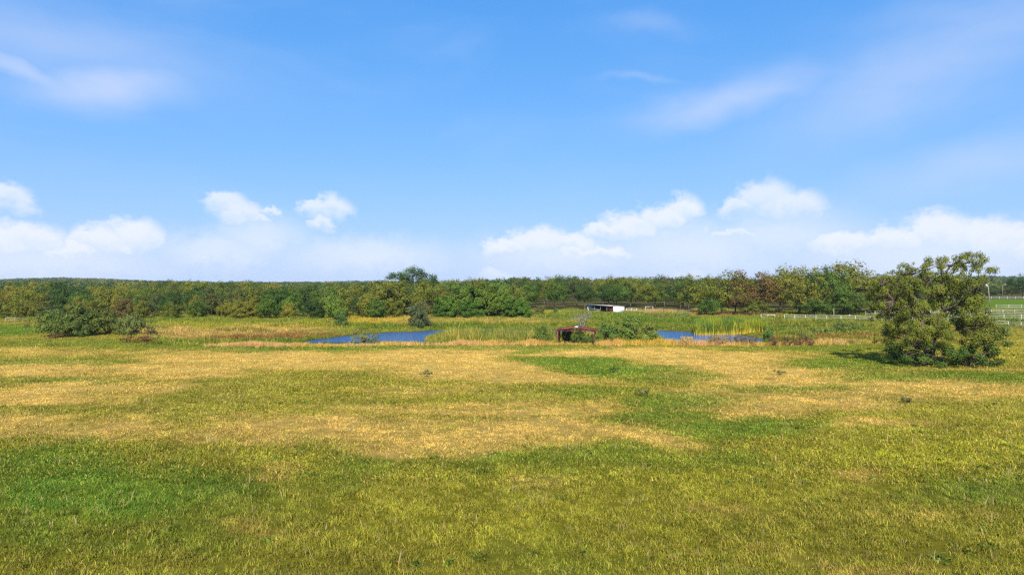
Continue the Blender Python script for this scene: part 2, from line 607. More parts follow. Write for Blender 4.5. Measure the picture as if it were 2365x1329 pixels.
def attr(t, name, kind='GEOMETRY'):
    a = t.node('ShaderNodeAttribute', attribute_type=kind, attribute_name=name)
    return a


def leaf_material(name, source):
    """leaf colour from the object's own colour (single trees) or the instance tint (masses)"""
    m, t, out = new_mat(name)
    if source == 'OBJECT':
        base = t.node('ShaderNodeObjectInfo').outputs['Color']
    else:
        base = attr(t, 'tint', 'INSTANCER').outputs['Color']
    v = attr(t, 'var').outputs['Fac']
    k = t.math('ADD', t.math('MULTIPLY', v, .6), .70)
    hsv = t.node('ShaderNodeHueSaturation')
    t.put(hsv.inputs['Hue'], t.math('ADD', t.math('MULTIPLY', v, -.03), .515))
    t.put(hsv.inputs['Value'], k)
    t.l.new(base, hsv.inputs['Color'])
    leafy(t, out, hsv.outputs[0], .08, .03, True)
    return m


def grass_material(name, straw=(.62, .42, .14), base_mix=None):
    m, t, out = new_mat(name)
    base = attr(t, 'tint', 'INSTANCER').outputs['Color']
    v = attr(t, 'var').outputs['Fac']
    c = t.mix(t.sstep(v, .84, 1.0, 0.0, .6), base, rgba(straw))
    v2 = t.math('FRACT', t.math('MULTIPLY', v, 37.7))
    hv = t.node('ShaderNodeHueSaturation')
    t.put(hv.inputs['Hue'], t.math('ADD', t.math('MULTIPLY', v2, .055), .4725))
    t.l.new(c, hv.inputs['Color'])
    c = hv.outputs[0]
    k = t.sstep(v, 0.0, .9, .60, 1.28)
    c = t.mix(1.0, c, t.xyz(k, k, k), 'MULTIPLY')
    if base_mix is not None:
        h = attr(t, 'hgt').outputs['Fac']
        c = t.mix(t.sstep(h, .1, .55, 1.0, 0.0), c, rgba(base_mix))
    leafy(t, out, c, .33, .03)
    return m


M_LEAF = leaf_material('leaf_single', 'OBJECT')
M_LEAFI = leaf_material('leaf_mass', 'INSTANCER')
M_GRASS = grass_material('grass_blades')
M_REED = grass_material('reed_blades', base_mix=(.66, .50, .05))
M_BARK = plain('bark', (.16, .125, .095), .9, .5, 6.0, .1)
M_PALEBARK = plain('pale_bark', (.33, .28, .22), .9, .4, 6.0, .1)
M_WHITE = plain('white_pipe_paint', (.52, .51, .47), .45, .12, 1.5, .4)
M_RUSTP = plain('rusty_pipe', (.20, .07, .045), .8, .4, 2.0, .2, c2=(.11, .045, .035))
M_GREYP = plain('weathered_pipe', (.34, .29, .22), .8, .4, 2.0, .2)
M_REDROOF = plain('red_sheet_roof', (.20, .034, .024), .6, .3, 1.2, .3, c2=(.13, .040, .032))
M_RIDGE = plain('galvanised_ridge', (.62, .63, .64), .4, .2, 3.0, .5)
M_WOOD = plain('grey_wood', (.36, .28, .20), .85, .4, 5.0, .1)
M_SHEETW = plain('white_sheet_wall', (.80, .82, .84), .5, .2, .8, .4, c2=(.62, .68, .74))
M_SHEETR = plain('rusty_sheet_wall', (.13, .035, .022), .7, .4, 1.0, .3)
M_SHEETG = plain('galvanised_sheet', (.55, .54, .52), .5, .3, 1.0, .4, c2=(.42, .36, .30))
M_DARKHIDE = plain('dark_hide', (.018, .015, .014), .7, .3, 3.0, .2)
M_LAMP = plain('lamp_white', (.85, .88, .92), .3, .1, 2.0, .5)

# ground
mg, t, out = new_mat('ground_cover')
vc = attr(t, 'cover').outputs['Color']
geo = t.node('ShaderNodeNewGeometry')
n1 = t.noise(geo.outputs['Position'], 1.3, 5, .65)
n2 = t.noise(geo.outputs['Position'], 9.0, 4, .6)
k = t.math('ADD', t.math('MULTIPLY', n1, .5), t.math('MULTIPLY', n2, .55))
k = t.sstep(k, .3, .75, .50, 1.05)
cc = t.mix(1.0, vc, t.xyz(k, k, k), 'MULTIPLY')
dd = t.node('ShaderNodeBsdfDiffuse')
t.l.new(cc, dd.inputs[0])
bp = t.node('ShaderNodeBump')
bp.inputs['Strength'].default_value = .6
bp.inputs['Distance'].default_value = .06
t.l.new(n2, bp.inputs['Height'])
t.l.new(bp.outputs[0], dd.inputs['Normal'])
t.l.new(dd.outputs[0], out.inputs[0])
M_GROUND = mg

# water
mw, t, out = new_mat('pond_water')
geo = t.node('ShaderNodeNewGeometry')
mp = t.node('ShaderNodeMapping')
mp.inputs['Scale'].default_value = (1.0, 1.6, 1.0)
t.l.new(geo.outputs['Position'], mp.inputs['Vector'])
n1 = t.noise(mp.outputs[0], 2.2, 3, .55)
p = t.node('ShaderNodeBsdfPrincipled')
p.inputs['Base Color'].default_value = (.004, .095, .31, 1)  # muddy water; the blue of the reflected sky is put into its colour
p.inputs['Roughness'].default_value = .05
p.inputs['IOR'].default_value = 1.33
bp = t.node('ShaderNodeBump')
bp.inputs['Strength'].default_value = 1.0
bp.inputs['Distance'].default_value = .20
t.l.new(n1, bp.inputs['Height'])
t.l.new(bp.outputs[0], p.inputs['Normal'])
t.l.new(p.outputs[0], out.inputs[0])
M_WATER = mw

# ------------------------------------------------------------------ ground sheet
def axis(segments):
    a = []
    for lo, hi, st in segments:
        a += list(np.arange(lo, hi, st))
    return np.array(a + [segments[-1][1]])


def grow(lo, hi, st, f):
    a, x = [], lo
    while x < hi:
        a.append(x)
        x += st
        st *= f
    return a + [hi]


xs = list(np.arange(-80, 80.01, .8))
g = grow(80.8, 4200, 1.2, 1.14)
xs = np.array([-v for v in g[::-1]] + xs + g)
ys = list(np.arange(8, 150, .7))
g2 = grow(150, 4200, .9, 1.085)
ys = np.array([-400, -150, -60, -25, -8, 0, 4] + ys + g2)
GX, GY = np.meshgrid(xs, ys)
GZ = H(GX, GY)
cols_, _m = land(GX.ravel(), GY.ravel())
Dr = np.hypot(GX, GY).ravel()
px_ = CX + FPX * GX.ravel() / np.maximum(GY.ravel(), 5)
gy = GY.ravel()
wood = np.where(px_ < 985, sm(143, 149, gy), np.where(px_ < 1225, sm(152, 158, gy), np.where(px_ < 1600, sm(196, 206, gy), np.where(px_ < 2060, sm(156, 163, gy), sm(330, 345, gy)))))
cols_ = lerp(cols_, np.array([.075, .062, .028]), wood * .85)  # leaf litter under the woods, darkened to carry the canopy's shade
bsd = sdf(BASIN, GX.ravel(), GY.ravel())
psd = sdf(POND, GX.ravel(), GY.ravel())
cols_ = lerp(cols_, np.array([.10, .075, .03]), 1 - sm(-1.12, -1.0, GZ.ravel()))
nx, ny = len(xs), len(ys)
ii = (np.arange(ny - 1)[:, None] * nx + np.arange(nx - 1)[None]).ravel()
Q = np.stack([ii, ii + 1, ii + nx + 1, ii + nx], 1)
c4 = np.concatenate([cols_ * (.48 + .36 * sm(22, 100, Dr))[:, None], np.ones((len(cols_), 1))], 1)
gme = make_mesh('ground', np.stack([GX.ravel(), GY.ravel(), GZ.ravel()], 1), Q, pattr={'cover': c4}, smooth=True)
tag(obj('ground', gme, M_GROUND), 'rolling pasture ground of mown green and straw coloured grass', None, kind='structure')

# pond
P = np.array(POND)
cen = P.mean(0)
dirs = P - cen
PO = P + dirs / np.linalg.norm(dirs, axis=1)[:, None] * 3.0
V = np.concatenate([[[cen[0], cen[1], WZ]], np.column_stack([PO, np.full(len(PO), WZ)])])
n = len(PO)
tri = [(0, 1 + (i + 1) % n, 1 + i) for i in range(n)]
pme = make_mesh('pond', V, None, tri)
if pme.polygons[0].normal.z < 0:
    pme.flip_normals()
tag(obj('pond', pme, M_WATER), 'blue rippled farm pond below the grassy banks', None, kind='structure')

# ------------------------------------------------------------------ scattered growth (masses nobody could count)
def blades(rs, n, rad, hmin, hmax, wid, lean, wind=0.0, clump=1.0):
    r = rad * np.sqrt(rs.random(n)) ** clump
    a = rs.random(n) * 2 * np.pi
    root = np.stack([r * np.cos(a), r * np.sin(a), np.zeros(n)], 1)
    hh = hmin + (hmax - hmin) * rs.random(n) ** 1.3
    la = rs.random(n) * 2 * np.pi
    ll = lean * (0.2 + rs.random(n))
    ldir = np.stack([np.cos(la) * ll + wind, np.sin(la) * ll, np.zeros(n)], 1)
    fa = rs.random(n) * 2 * np.pi
    side = np.stack([np.cos(fa), np.sin(fa), np.zeros(n)], 1) * (wid * (.6 + .8 * rs.random(n)))[:, None] * .5
    up = np.array([0, 0, 1.0])
    mid = root + ldir * (hh * .35)[:, None] + up * (hh * .6)[:, None]
    tip = root + ldir * hh[:, None] + up * (hh * np.clip(1.0 - .35 * ll, .45, 1))[:, None]
    V = np.stack([root - side, root + side, mid - side * .85, mid + side * .85, tip], 1).reshape(-1, 3)
    b = np.arange(n) * 5
    Qd = np.stack([b, b + 1, b + 3, b + 2], 1)
    Tr = np.stack([b + 2, b + 3, b + 4], 1)
    v = rs.random(n)
    hg = np.tile(np.array([0, 0, .6, .6, 1.0]), n)
    return V, Qd, Tr, v, hg


def tuft(name, seed, mat, **kw):
    rs = np.random.default_rng(seed)
    V, Qd, Tr, v, hg = blades(rs, **kw)
    me = make_mesh(name, V, Qd, Tr, fattr={'var': np.concatenate([v, v])}, pattr={'hgt': hg})
    me.materials.append(mat)
    return me


_ngc = {}


def scatter(name, pts, protos, scale, tint, label, cat, tilt=0.12, seed=1):
    """one mass: points carrying instances of a few small meshes"""
    rs = np.random.default_rng(seed)
    n = len(pts)
    coll = bpy.data.collections.new(name + '_pieces')
    for i, me in enumerate(protos):
        coll.objects.link(bpy.data.objects.new('%s_piece_%d' % (name, i), me))
    me = bpy.data.meshes.new(name)
    me.vertices.add(n)
    me.vertices.foreach_set('co', np.asarray(pts, np.float32).ravel())
    rot = np.stack([(rs.random(n) - .5) * 2 * tilt, (rs.random(n) - .5) * 2 * tilt, rs.random(n) * 2 * np.pi], 1).astype(np.float32)
    a = me.attributes.new('rot', 'FLOAT_VECTOR', 'POINT')
    a.data.foreach_set('vector', rot.ravel())
    scale = np.asarray(scale, np.float32)
    if scale.ndim == 1:
        scale = np.repeat(scale[:, None], 3, 1)
    a = me.attributes.new('scl', 'FLOAT_VECTOR', 'POINT')
    a.data.foreach_set('vector', scale.ravel())
    a = me.attributes.new('pick', 'INT', 'POINT')
    a.data.foreach_set('value', rs.integers(0, len(protos), n).astype(np.int32))
    a = me.attributes.new('tint', 'FLOAT_COLOR', 'POINT')
    a.data.foreach_set('color', np.concatenate([np.clip(tint, 0, 1), np.ones((n, 1))], 1).astype(np.float32).ravel())
    o = obj(name, me)
    ng = bpy.data.node_groups.new(name, 'GeometryNodeTree')
    ng.interface.new_socket('Geometry', in_out='INPUT', socket_type='NodeSocketGeometry')
    ng.interface.new_socket('Geometry', in_out='OUTPUT', socket_type='NodeSocketGeometry')
    N, L = ng.nodes, ng.links
    gi, go = N.new('NodeGroupInput'), N.new('NodeGroupOutput')
    ci = N.new('GeometryNodeCollectionInfo')
    ci.inputs['Collection'].default_value = coll
    ci.inputs['Separate Children'].default_value = True
    ci.inputs['Reset Children'].default_value = True
    ip = N.new('GeometryNodeInstanceOnPoints')
    ip.inputs['Pick Instance'].default_value = True

    def na(nm, ty):
        q = N.new('GeometryNodeInputNamedAttribute')
        q.data_type = ty
        q.inputs['Name'].default_value = nm
        return next(s for s in q.outputs if s.enabled and s.name == 'Attribute')
    L.new(gi.outputs[0], ip.inputs['Points'])
    L.new(ci.outputs[0], ip.inputs['Instance'])
    L.new(na('pick', 'INT'), ip.inputs['Instance Index'])
    er = N.new('FunctionNodeEulerToRotation')
    L.new(na('rot', 'FLOAT_VECTOR'), er.inputs[0])
    L.new(er.outputs[0], ip.inputs['Rotation'])
    L.new(na('scl', 'FLOAT_VECTOR'), ip.inputs['Scale'])
    L.new(ip.outputs[0], go.inputs[0])
    md = o.modifiers.new('growth', 'NODES')
    md.node_group = ng
    return tag(o, label, cat, kind='stuff')


UM = 0.84


def fan(d0, d1, dens, um=UM):
    """random points over the ground between two distances, as wide as the view and a margin"""
    area = um * (d1 * d1 - d0 * d0)
    n = int(area * dens)
    d = np.sqrt(rng.random(n) * (d1 * d1 - d0 * d0) + d0 * d0)
    u = (rng.random(n) * 2 - 1) * um
    return u * d, d


short_near = [tuft('tuft', 100 + i, M_GRASS, n=72, rad=.24, hmin=.06, hmax=.19, wid=.012, lean=.95) for i in range(5)]
long_near = [tuft('tuft', 120 + i, M_GRASS, n=34, rad=.11, hmin=.14, hmax=.38, wid=.013, lean=.75) for i in range(4)]
short_mid = [tuft('tuft', 140 + i, M_GRASS, n=60, rad=.40, hmin=.05, hmax=.16, wid=.022, lean=.9) for i in range(4)]
short_far = [tuft('tuft', 160 + i, M_GRASS, n=50, rad=.60, hmin=.06, hmax=.17, wid=.04, lean=.8) for i in range(4)]
tall = [tuft('tuft', 180 + i, M_GRASS, n=60, rad=.45, hmin=.15, hmax=.55, wid=.035, lean=.5) for i in range(4)]
dryt = [tuft('tuft', 200 + i, M_GRASS, n=50, rad=.30, hmin=.25, hmax=.85, wid=.022, lean=.45) for i in range(4)]
reed = [tuft('reed', 220 + i, M_REED, n=42, rad=.42, hmin=1.1, hmax=2.0, wid=.055, lean=.16, wind=.06) for i in range(4)]
reedg = [tuft('reed', 240 + i, M_GRASS, n=42, rad=.42, hmin=.8, hmax=1.9, wid=.06, lean=.2, wind=.05) for i in range(4)]


def tint_of(X, Y, jit=.26):
    c, m = land(X, Y)
    k = 1 + jit * 2 * (rng.random(len(X)) - .5)
    k = k * (1 + (.36 - .24 * sm(30, 60, Y)) * (sm(.2, .8, fbm(X / .55, Y / .55, 58, 2)) - .5)) * (.88 + .24 * sm(.25, .75, fbm(X / 2.4, Y / 2.4, 59, 3)))
    return c * k[:, None], m


def mown(name, d0, d1, dens, protos, smin, smax, label):
    X, Y = fan(d0, d1, dens)
    c, m = tint_of(X, Y)
    _f, d = field_colour(X, Y)
    keep = (m < rng.random(len(X))) & (rng.random(len(X)) > .25 * d + .35 * (fbm(X / 1.3, Y / 1.3, 57, 2) > .62))
    X, Y, c, d = X[keep], Y[keep], c[keep], d[keep]
    s = (smin + (smax - smin) * rng.random(len(X))) * (1 - .35 * d) * (.45 + 1.15 * fbm(X / .9, Y / .9, 55, 3))
    scatter(name, np.stack([X, Y, H(X, Y) - .005], 1), protos, s, c, label, 'grass')


mown('near_grass', 13, 27, 15, short_near, .8, 1.35, 'short mixed green grass blades in the foreground field')
mown('middle_grass', 27, 48, 12, short_mid, .75, 1.3, 'short green and straw grass across the middle of the field')
mown('far_grass', 48, 142, 5, short_far, .7, 1.25, 'short green and straw grass on the far part of field')
# longer tussocks in the near field
X, Y = np.concatenate([np.array(fan(13, 30, 4.0)), np.array(fan(30, 60, 2.6))], 1)
lush = fbm(X / 4, Y / 4, 61, 3)
c, m = tint_of(X, Y, .25)
_f, d = field_colour(X, Y)
keep = (lush > .42) & (d < .6) & (m < .5) & (fbm(X / .7, Y / .7, 62, 2) > .42)
X, Y, c = X[keep], Y[keep], c[keep]
scatter('grass_tussocks', np.stack([X, Y, H(X, Y) - .01], 1), long_near, .45 + .75 * rng.random(len(X)) ** 1.5, c * (.85 + .35 * rng.random((len(X), 1))),
        'longer green grass tussocks scattered through the near field', 'grass', .2)
# dead stalks and broad-leaved herbs among the grass
stalk = [tuft('stalk', 260 + i, M_GRASS, n=5, rad=.10, hmin=.25, hmax=.55, wid=.010, lean=.45) for i in range(4)]
X, Y = fan(13, 48, .9)
keep = fbm(X / 3, Y / 3, 63, 3) > .5
X, Y = X[keep], Y[keep]
scatter('dry_stalks', np.stack([X, Y, H(X, Y) - .01], 1), stalk, .5 + .6 * rng.random(len(X)), np.array([[.62, .47, .20]]) * (.6 + .5 * rng.random((len(X), 1))),
        'thin dead straw stalks poking out of the near field grass', 'grass', .25)
herb = [tuft('herb', 270 + i, M_GRASS, n=26, rad=.14, hmin=.06, hmax=.16, wid=.045, lean=1.3) for i in range(4)]
X, Y = fan(13, 50, .35)
keep = (fbm(X / 2.2, Y / 2.2, 64, 3) > .54) & (field_colour(X, Y)[1] < .3)
X, Y = X[keep], Y[keep]
scatter('field_herbs', np.stack([X, Y, H(X, Y) - .005], 1), herb, .7 + 1.0 * rng.random(len(X)), np.array([[.14, .19, .024]]) * (.6 + .7 * rng.random((len(X), 1))),
        'low dark green broad-leaved herbs dotted through the near field', 'herbs', .15)
# meadow beyond and round the pond
X, Y = fan(88, 196, 3.6)
c, m = tint_of(X, Y, .14)
psd = sdf(POND, X, Y)
keep = (m > rng.random(len(X))) & (H(X, Y) > WZ + .04)
X, Y, c = X[keep], Y[keep], c[keep]
px_ = CX + FPX * X / Y
bk = fbm(X / 5, Y / 3, 71, 3)
sc_ = (.5 + .7 * rng.random(len(X))) * (.5 + bk)
shore = sdf(POND, X, Y)
sc_ = sc_ * np.where(shore > -1.0, .6, 1.0) * np.where(fbm(X / 1.6, Y / 1.2, 72, 2) > .6, 1.5, 1.0)
scatter('meadow_grass', np.stack([X, Y, H(X, Y) - .02], 1), tall, sc_, c, 'uncut green and gold meadow grass round the pond', 'grass', .15)
# straw coloured fringe along the near bank
n = 5200
pxs = 480 + 1560 * rng.random(n)
pys = np.interp(pxs, [480, 700, 1000, 1400, 1760, 2040], [800, 799.5, 797.5, 797.5, 799, 794])
X, Y = gp(pxs, pys)
Y = Y + rng.normal(0.6, 1.1, n) + 3.2 * (fbm(X / 4, X / 9 + 3, 83, 3) - .45)
dn = fbm(X / 5, Y / 9, 81, 3)
amt = np.interp(pxs, [480, 620, 820, 990, 1010, 1250, 1290, 1400, 1640, 1750, 1900, 2040], [.6, .85, .6, .6, .85, .95, .5, 1., 1., .8, .6, .3])
keep = (rng.random(n) < amt * (.25 + 1.3 * dn))
X, Y, pxs, dn, amt = X[keep], Y[keep], pxs[keep], dn[keep], amt[keep]
c = lerp(C_TAN * np.array([1.05, 1., 1.2]), C_GOLD, np.clip((fbm(X / 6, Y / 6, 82, 2) - .45) * 3, 0, .8))
scatter('dry_bank_grass', np.stack([X, Y, H(X, Y) - .02], 1), dryt, (.35 + .75 * rng.random(len(X))) * (.30 + .75 * amt) * (.45 + 1.1 * fbm(X / 2.2, Y / 3, 84, 2)), c * (.8 + .4 * rng.random((len(X), 1))),
        'tall straw coloured dry grass fringing the near bank of pond', 'grass', .2)


def stand(name, pts_px, y0, y1, n, protos, smin, smax, tints, label, z=None, taper=True):
    """reeds standing in a strip between two distances, over a span of photo columns"""
    a, b = pts_px
    u = rng.random(n)
    px = a + (b - a) * u
    Y = y0 + (y1 - y0) * rng.random(n)
    X = (px - CX) / FPX * Y
    dn = fbm(X / 2.5, Y / 2.5, 91, 3)
    keep = dn > .33
    X, Y, u, dn = X[keep], Y[keep], u[keep], dn[keep]
    s = smin + (smax - smin) * rng.random(len(X))
    if taper:
        s = s * (.55 + .45 * sm(0, .18, u) * (1 - .6 * sm(.85, 1., u)))
    k = fbm(X / 2, Y / 2, 93, 2)
    c = lerp(np.array(tints[0]), np.array(tints[1]), sm(.3, .7, k)) * (.75 + .5 * rng.random((len(X), 1)))
    zz = np.maximum(H(X, Y), WZ - .25) - .03
    scatter(name, np.stack([X, Y, zz], 1), protos, s, c, label, 'reeds', .06)


stand('cattail_stand', (985, 1300), 96.5, 107, 1500, reedg, 1.05, 1.62, ((.36, .34, .045), (.12, .19, .028)), 'green and yellow cattail stand on near side of pond, left of pavilion')
stand('cattail_stand', (1290, 1528), 97, 107, 900, reedg, .95, 1.5, ((.26, .30, .035), (.10, .17, .025)), 'dark green cattails behind the pavilion, beside the open blue water')
stand('cattail_stand', (1608, 1768), 119, 127, 800, reed, 1.15, 1.6, ((.30, .34, .03), (.10, .19, .03)), 'tall yellow-green cattail stand on the far bank at right', taper=False)

HAZE = 0.00008

# ------------------------------------------------------------------ trees
def cards(P, Nn, size, rs, aspect=.62, along=None):
    n = len(P)
    Nn = Nn / (np.linalg.norm(Nn, axis=1)[:, None] + 1e-9)
    r = rs.normal(size=(n, 3))
    A = np.cross(Nn, r)
    if along is not None:
        A = np.array(along) + rs.normal(size=(n, 3)) * .35
    A /= np.linalg.norm(A, axis=1)[:, None] + 1e-9
    B = np.cross(Nn, A)
    s = (size * (.6 + .8 * rs.random(n)))[:, None]
    V = np.stack([P - A * s * .5, P + B * s * aspect * .5 + Nn * s * .1, P + A * s * .5, P - B * s * aspect * .5 + Nn * s * .1], 1).reshape(-1, 3)
    b = np.arange(n) * 4
    return V, np.stack([b, b + 1, b + 2, b + 3], 1)


def foliage(centres, radii, per, size, seed, flat=.8, bias=.9, streak=None, aspect=.62):
    rs = np.random.default_rng(seed)
    C = np.asarray(centres, float)
    rad = np.asarray(radii, float)
    cnt = np.maximum(6, (per * (rad / rad.mean()) ** 2).astype(int))
    idx = np.repeat(np.arange(len(C)), cnt)
    n = len(idx)
    d = rs.normal(size=(n, 3))
    d /= np.linalg.norm(d, axis=1)[:, None]
    rr = rs.random(n) ** .45
    rr = rr * (.75 + .5 * rs.random(n))
    P = C[idx] + d * (rad[idx] * rr)[:, None] * np.array([1, 1, flat])
    cc_ = C.mean(0) - np.array([0, 0, .3 * np.ptp(C[:, 2])])
    o_ = P - cc_
    o_ /= np.linalg.norm(o_, axis=1)[:, None] + 1e-9
    Nn = d * bias + o_ * .45 + rs.normal(size=(n, 3)) * .42 + np.array([0, 0, .2])
    if streak is not None:
        Nn = np.cross(np.array(streak), rs.normal(size=(n, 3)))
    V, Qd = cards(P, Nn, size, rs, aspect if streak is None else .38, streak)
    bn = d * .75 + (o_ if streak is None else d * .3) * .6 + np.array([0, 0, .3])
    bn /= np.linalg.norm(bn, axis=1)[:, None]
    cv_ = rs.random(len(C))
    var = np.clip(.5 + .55 * (cv_[idx] - .5) + .3 * (rs.random(n) - .5), 0, 1)
    return V, Qd, var, np.concatenate([bn, np.ones((n, 1))], 1)


def crown_mesh(name, *a, mat=None, **k):
    V, Qd, var, bn = foliage(*a, **k)
    me = make_mesh(name, V, Qd, fattr={'var': var, 'bend': bn})
    me.materials.append(mat or M_LEAF)
    return me


def tree_proto(seed, h=8.0, wid=7.0, base=1.6, ncl=46, per=95, size=.30, shape='dome', clr=.20, open_=0.0, streak=None, mat=None, limbs=14, flat=1.0):
    """returns trunk mesh, crown mesh for a tree of height h and crown width wid"""
    rs = np.random.default_rng(seed)
    C, rad = [], []
    ch = h - base
    while len(C) < ncl:
        d = rs.normal(size=3)
        d /= np.linalg.norm(d)
        r = rs.random() ** .40
        lump = 1 + .22 * math.sin(3.1 * math.atan2(d[1], d[0]) + seed) + .14 * math.sin(5 * d[2] + 2 * seed)
        p = d * r * lump
        if shape == 'dome' and p[2] < -.55:
            continue
        z = base + ch * (.5 + .5 * p[2] * .93)
        f = 1.0
        if shape == 'cone':
            f = .45 + .75 * (1 - (z - base) / ch) ** .7
        if shape == 'ground':
            f = 1.12 - .45 * max(0, (z - base) / ch) ** 1.5
        if shape == 'egg':
            f = .75 + .3 * (1 - abs((z - base) / ch - .4) * 1.6)
        rc = clr * wid * .5 * (.65 + .75 * rs.random())
        q = (p[0] * (wid * .5 - rc * .7) * f, p[1] * (wid * .5 - rc * .7) * f, min(z, h - rc * .6))
        C.append(q)
        rad.append(rc)
    C = np.array(C)
    rad = np.array(rad)
    crown = crown_mesh('crown', C, rad, per, size, seed + 5, streak=streak, mat=mat, flat=flat)
    mb = MB()
    lean = rs.normal(size=2) * .03 * h
    fork = np.array([lean[0] * .5, lean[1] * .5, base + ch * .12])
    top = np.array([lean[0], lean[1], base + ch * .75])
    r0 = .032 * h * .6
    mb.tube([(0, 0, -.3), (lean[0] * .2, lean[1] * .2, fork[2] * .5), fork, (fork + top) / 2 + rs.normal(size=3) * .1, top], [r0 * 1.25, r0, r0 * .85, r0 * .5, r0 * .18], 7)
    for i in rs.choice(len(C), min(limbs, len(C)), replace=False):
        tt = rs.random() * .6
        s = fork * (1 - tt) + top * tt
        e = C[i]
        if e[2] < s[2] - .4:
            s = np.array([lean[0] * .4, lean[1] * .4, max(.3, e[2] * .7)])
        mid = (s + e) / 2 + rs.normal(size=3) * .12 * np.linalg.norm(e - s) + np.array([0, 0, .08 * h * .3])
        mb.tube([s, mid, e], [r0 * .42, r0 * .25, r0 * .08], 5)
    return mb.mesh('trunk', True), crown, h, wid


OAK = [tree_proto(300 + i, 8.5, 8.8 + .5 * (i % 3), 1.1, 85, 80, .27, 'dome', .19) for i in range(5)]
BUSHY = [tree_proto(320 + i, 6.5, 6.6 + .5 * (i % 3), .0, 80, 80, .25, 'ground', .19) for i in range(5)]
FEATHER = [tree_proto(340 + i, 8.0, 8.0, .5, 110, 52, .24, 'dome', .16) for i in range(4)]
WILLOW = [tree_proto(360 + i, 7.6, 5.4, .0, 80, 90, .42, 'egg', .17, streak=(.45, 0, 1.0), flat=1.6) for i in range(3)]
SHRUB = [tree_proto(380 + i, 3.2, 3.4, -.2, 60, 75, .15, 'ground', .20, limbs=10) for i in range(5)]
SHRUBW = [tree_proto(390 + i, 3.0, 5.2, -.3, 80, 70, .16, 'ground', .15, limbs=12) for i in range(3)]
SHRUBL = [tree_proto(395 + i, 1.6, 5.0, -.3, 80, 40, .14, 'ground', .11, limbs=14) for i in range(2)]
SPARSE = [tree_proto(400 + i, 3.4, 3.6, .0, 40, 30, .15, 'ground', .17, limbs=26) for i in range(3)]

OLIVE = (0.14, 0.148, 0.019)
YOLIVE = (0.195, 0.182, 0.023)
DARKG = (0.046, 0.083, 0.016)
MIDG = (0.084, 0.136, 0.019)
BROWN = (0.145, 0.1, 0.03)
BRIGHT = (0.1, 0.17, 0.028)
GREYG = (0.085, 0.1, 0.027)
KINDWORD = {OLIVE: 'olive green', YOLIVE: 'yellowish olive', DARKG: 'dark green', MIDG: 'mid green', BROWN: 'brownish autumn', BRIGHT: 'bright green', GREYG: 'grey-green'}
prnd = random.Random(11)


def place(name, proto, x, y, h, wid, colr, label, cat, group=None, crown='crown', trunk='trunk', rz=None, z=None):
    tm, cm, ph, pw = proto
    r = thing(name, (x, y, (h1(x, y) if z is None else z)), label, cat, group, prnd.random() * 6.283 if rz is None else rz)
    r.scale = (wid / pw, wid / pw, h / ph)
    obj(trunk, tm, M_BARK, r)
    c = obj(crown, cm, M_LEAF, r)
    j = 1 + .22 * (prnd.random() - .5)
    c.color = (colr[0] * j * (1 + .15 * (prnd.random() - .5)), colr[1] * j, colr[2] * j, 1)
    return r


ORD = ['first', 'second', 'third', 'fourth', 'fifth', 'sixth', 'seventh', 'eighth', 'ninth', 'tenth', 'eleventh', 'twelfth', 'thirteenth', 'fourteenth',
       'fifteenth', 'sixteenth', 'seventeenth', 'eighteenth', 'nineteenth', 'twentieth']


def ordinal(i):
    if i < 20:
        return ORD[i]
    tens = {2: 'twenty', 3: 'thirty', 4: 'forty'}[(i + 1) // 10]
    u = (i + 1) % 10
    return tens + '-' + ORD[u - 1] if u else {'twenty': 'twentieth', 'thirty': 'thirtieth', 'forty': 'fortieth'}[tens]


def row(name, D, px0, px1, step, hmin, hmax, wf, protos, palette, rowname, group, jit=.35, dj=3.0, skip=None, hfun=None):
    """one rank of trees across the view; each its own thing"""
    u0, u1 = (px0 - CX) / FPX, (px1 - CX) / FPX
    x = u0 * D + step * .3
    lst = []
    while x < u1 * D:
        xx = x + prnd.uniform(-jit, jit) * step
        yy = D + prnd.uniform(-dj, dj)
        px = CX + FPX * xx / yy
        x += step * prnd.uniform(.8, 1.2)
        if skip and skip(px):
            continue
        h = prnd.uniform(hmin, hmax) * (hfun(px) if hfun else 1)
        lst.append((px, xx, yy, h))
    lst.sort()
    for i, (px, xx, yy, h) in enumerate(lst):
        c = prnd.choices([p[0] for p in palette], [p[1] for p in palette])[0]
        pr = prnd.choice(protos)
        place(name, pr, xx, yy, h, h * wf * prnd.uniform(.85, 1.2), c, '%s tree, %s from left in the %s' % (KINDWORD[c], ordinal(i), rowname), 'tree', group)


LP = [(OLIVE, 4), (YOLIVE, 1.4), (MIDG, 3.2), (DARKG, 2.4), (BROWN, .2), (GREYG, 1.0)]
LB = [(OLIVE, 3.0), (YOLIVE, 1.6), (MIDG, 2.0), (DARKG, 3.4), (BROWN, .3), (GREYG, 1.2)]
GL = 'trees of the wood on the left'
row('leafy_tree', 147, -30, 985, 4.0, 3.8, 5.8, 1.15, BUSHY, LP, 'front rank of the left wood', GL, dj=2.5)
row('leafy_tree', 156, -30, 985, 5.2, 5.4, 7.4, 1.1, BUSHY + FEATHER, LP, 'second rank of the left wood', GL)
row('leafy_tree', 169, -40, 960, 6.4, 6.6, 8.4, 1.15, FEATHER + BUSHY, LB, 'third rank of the left wood', GL, dj=5)
row('leafy_tree', 188, -50, 960, 7.6, 7.4, 9.2, 1.2, FEATHER + OAK, LB, 'fourth rank of the left wood', GL, dj=6)
row('leafy_tree', 212, -60, 980, 8.6, 8.0, 9.8, 1.2, OAK + FEATHER, LB, 'fifth rank of the left wood', GL, dj=8)
row('leafy_tree', 243, -70, 1000, 10.0, 8.2, 10.4, 1.25, OAK + FEATHER, LB, 'sixth rank of the left wood', GL, dj=10)
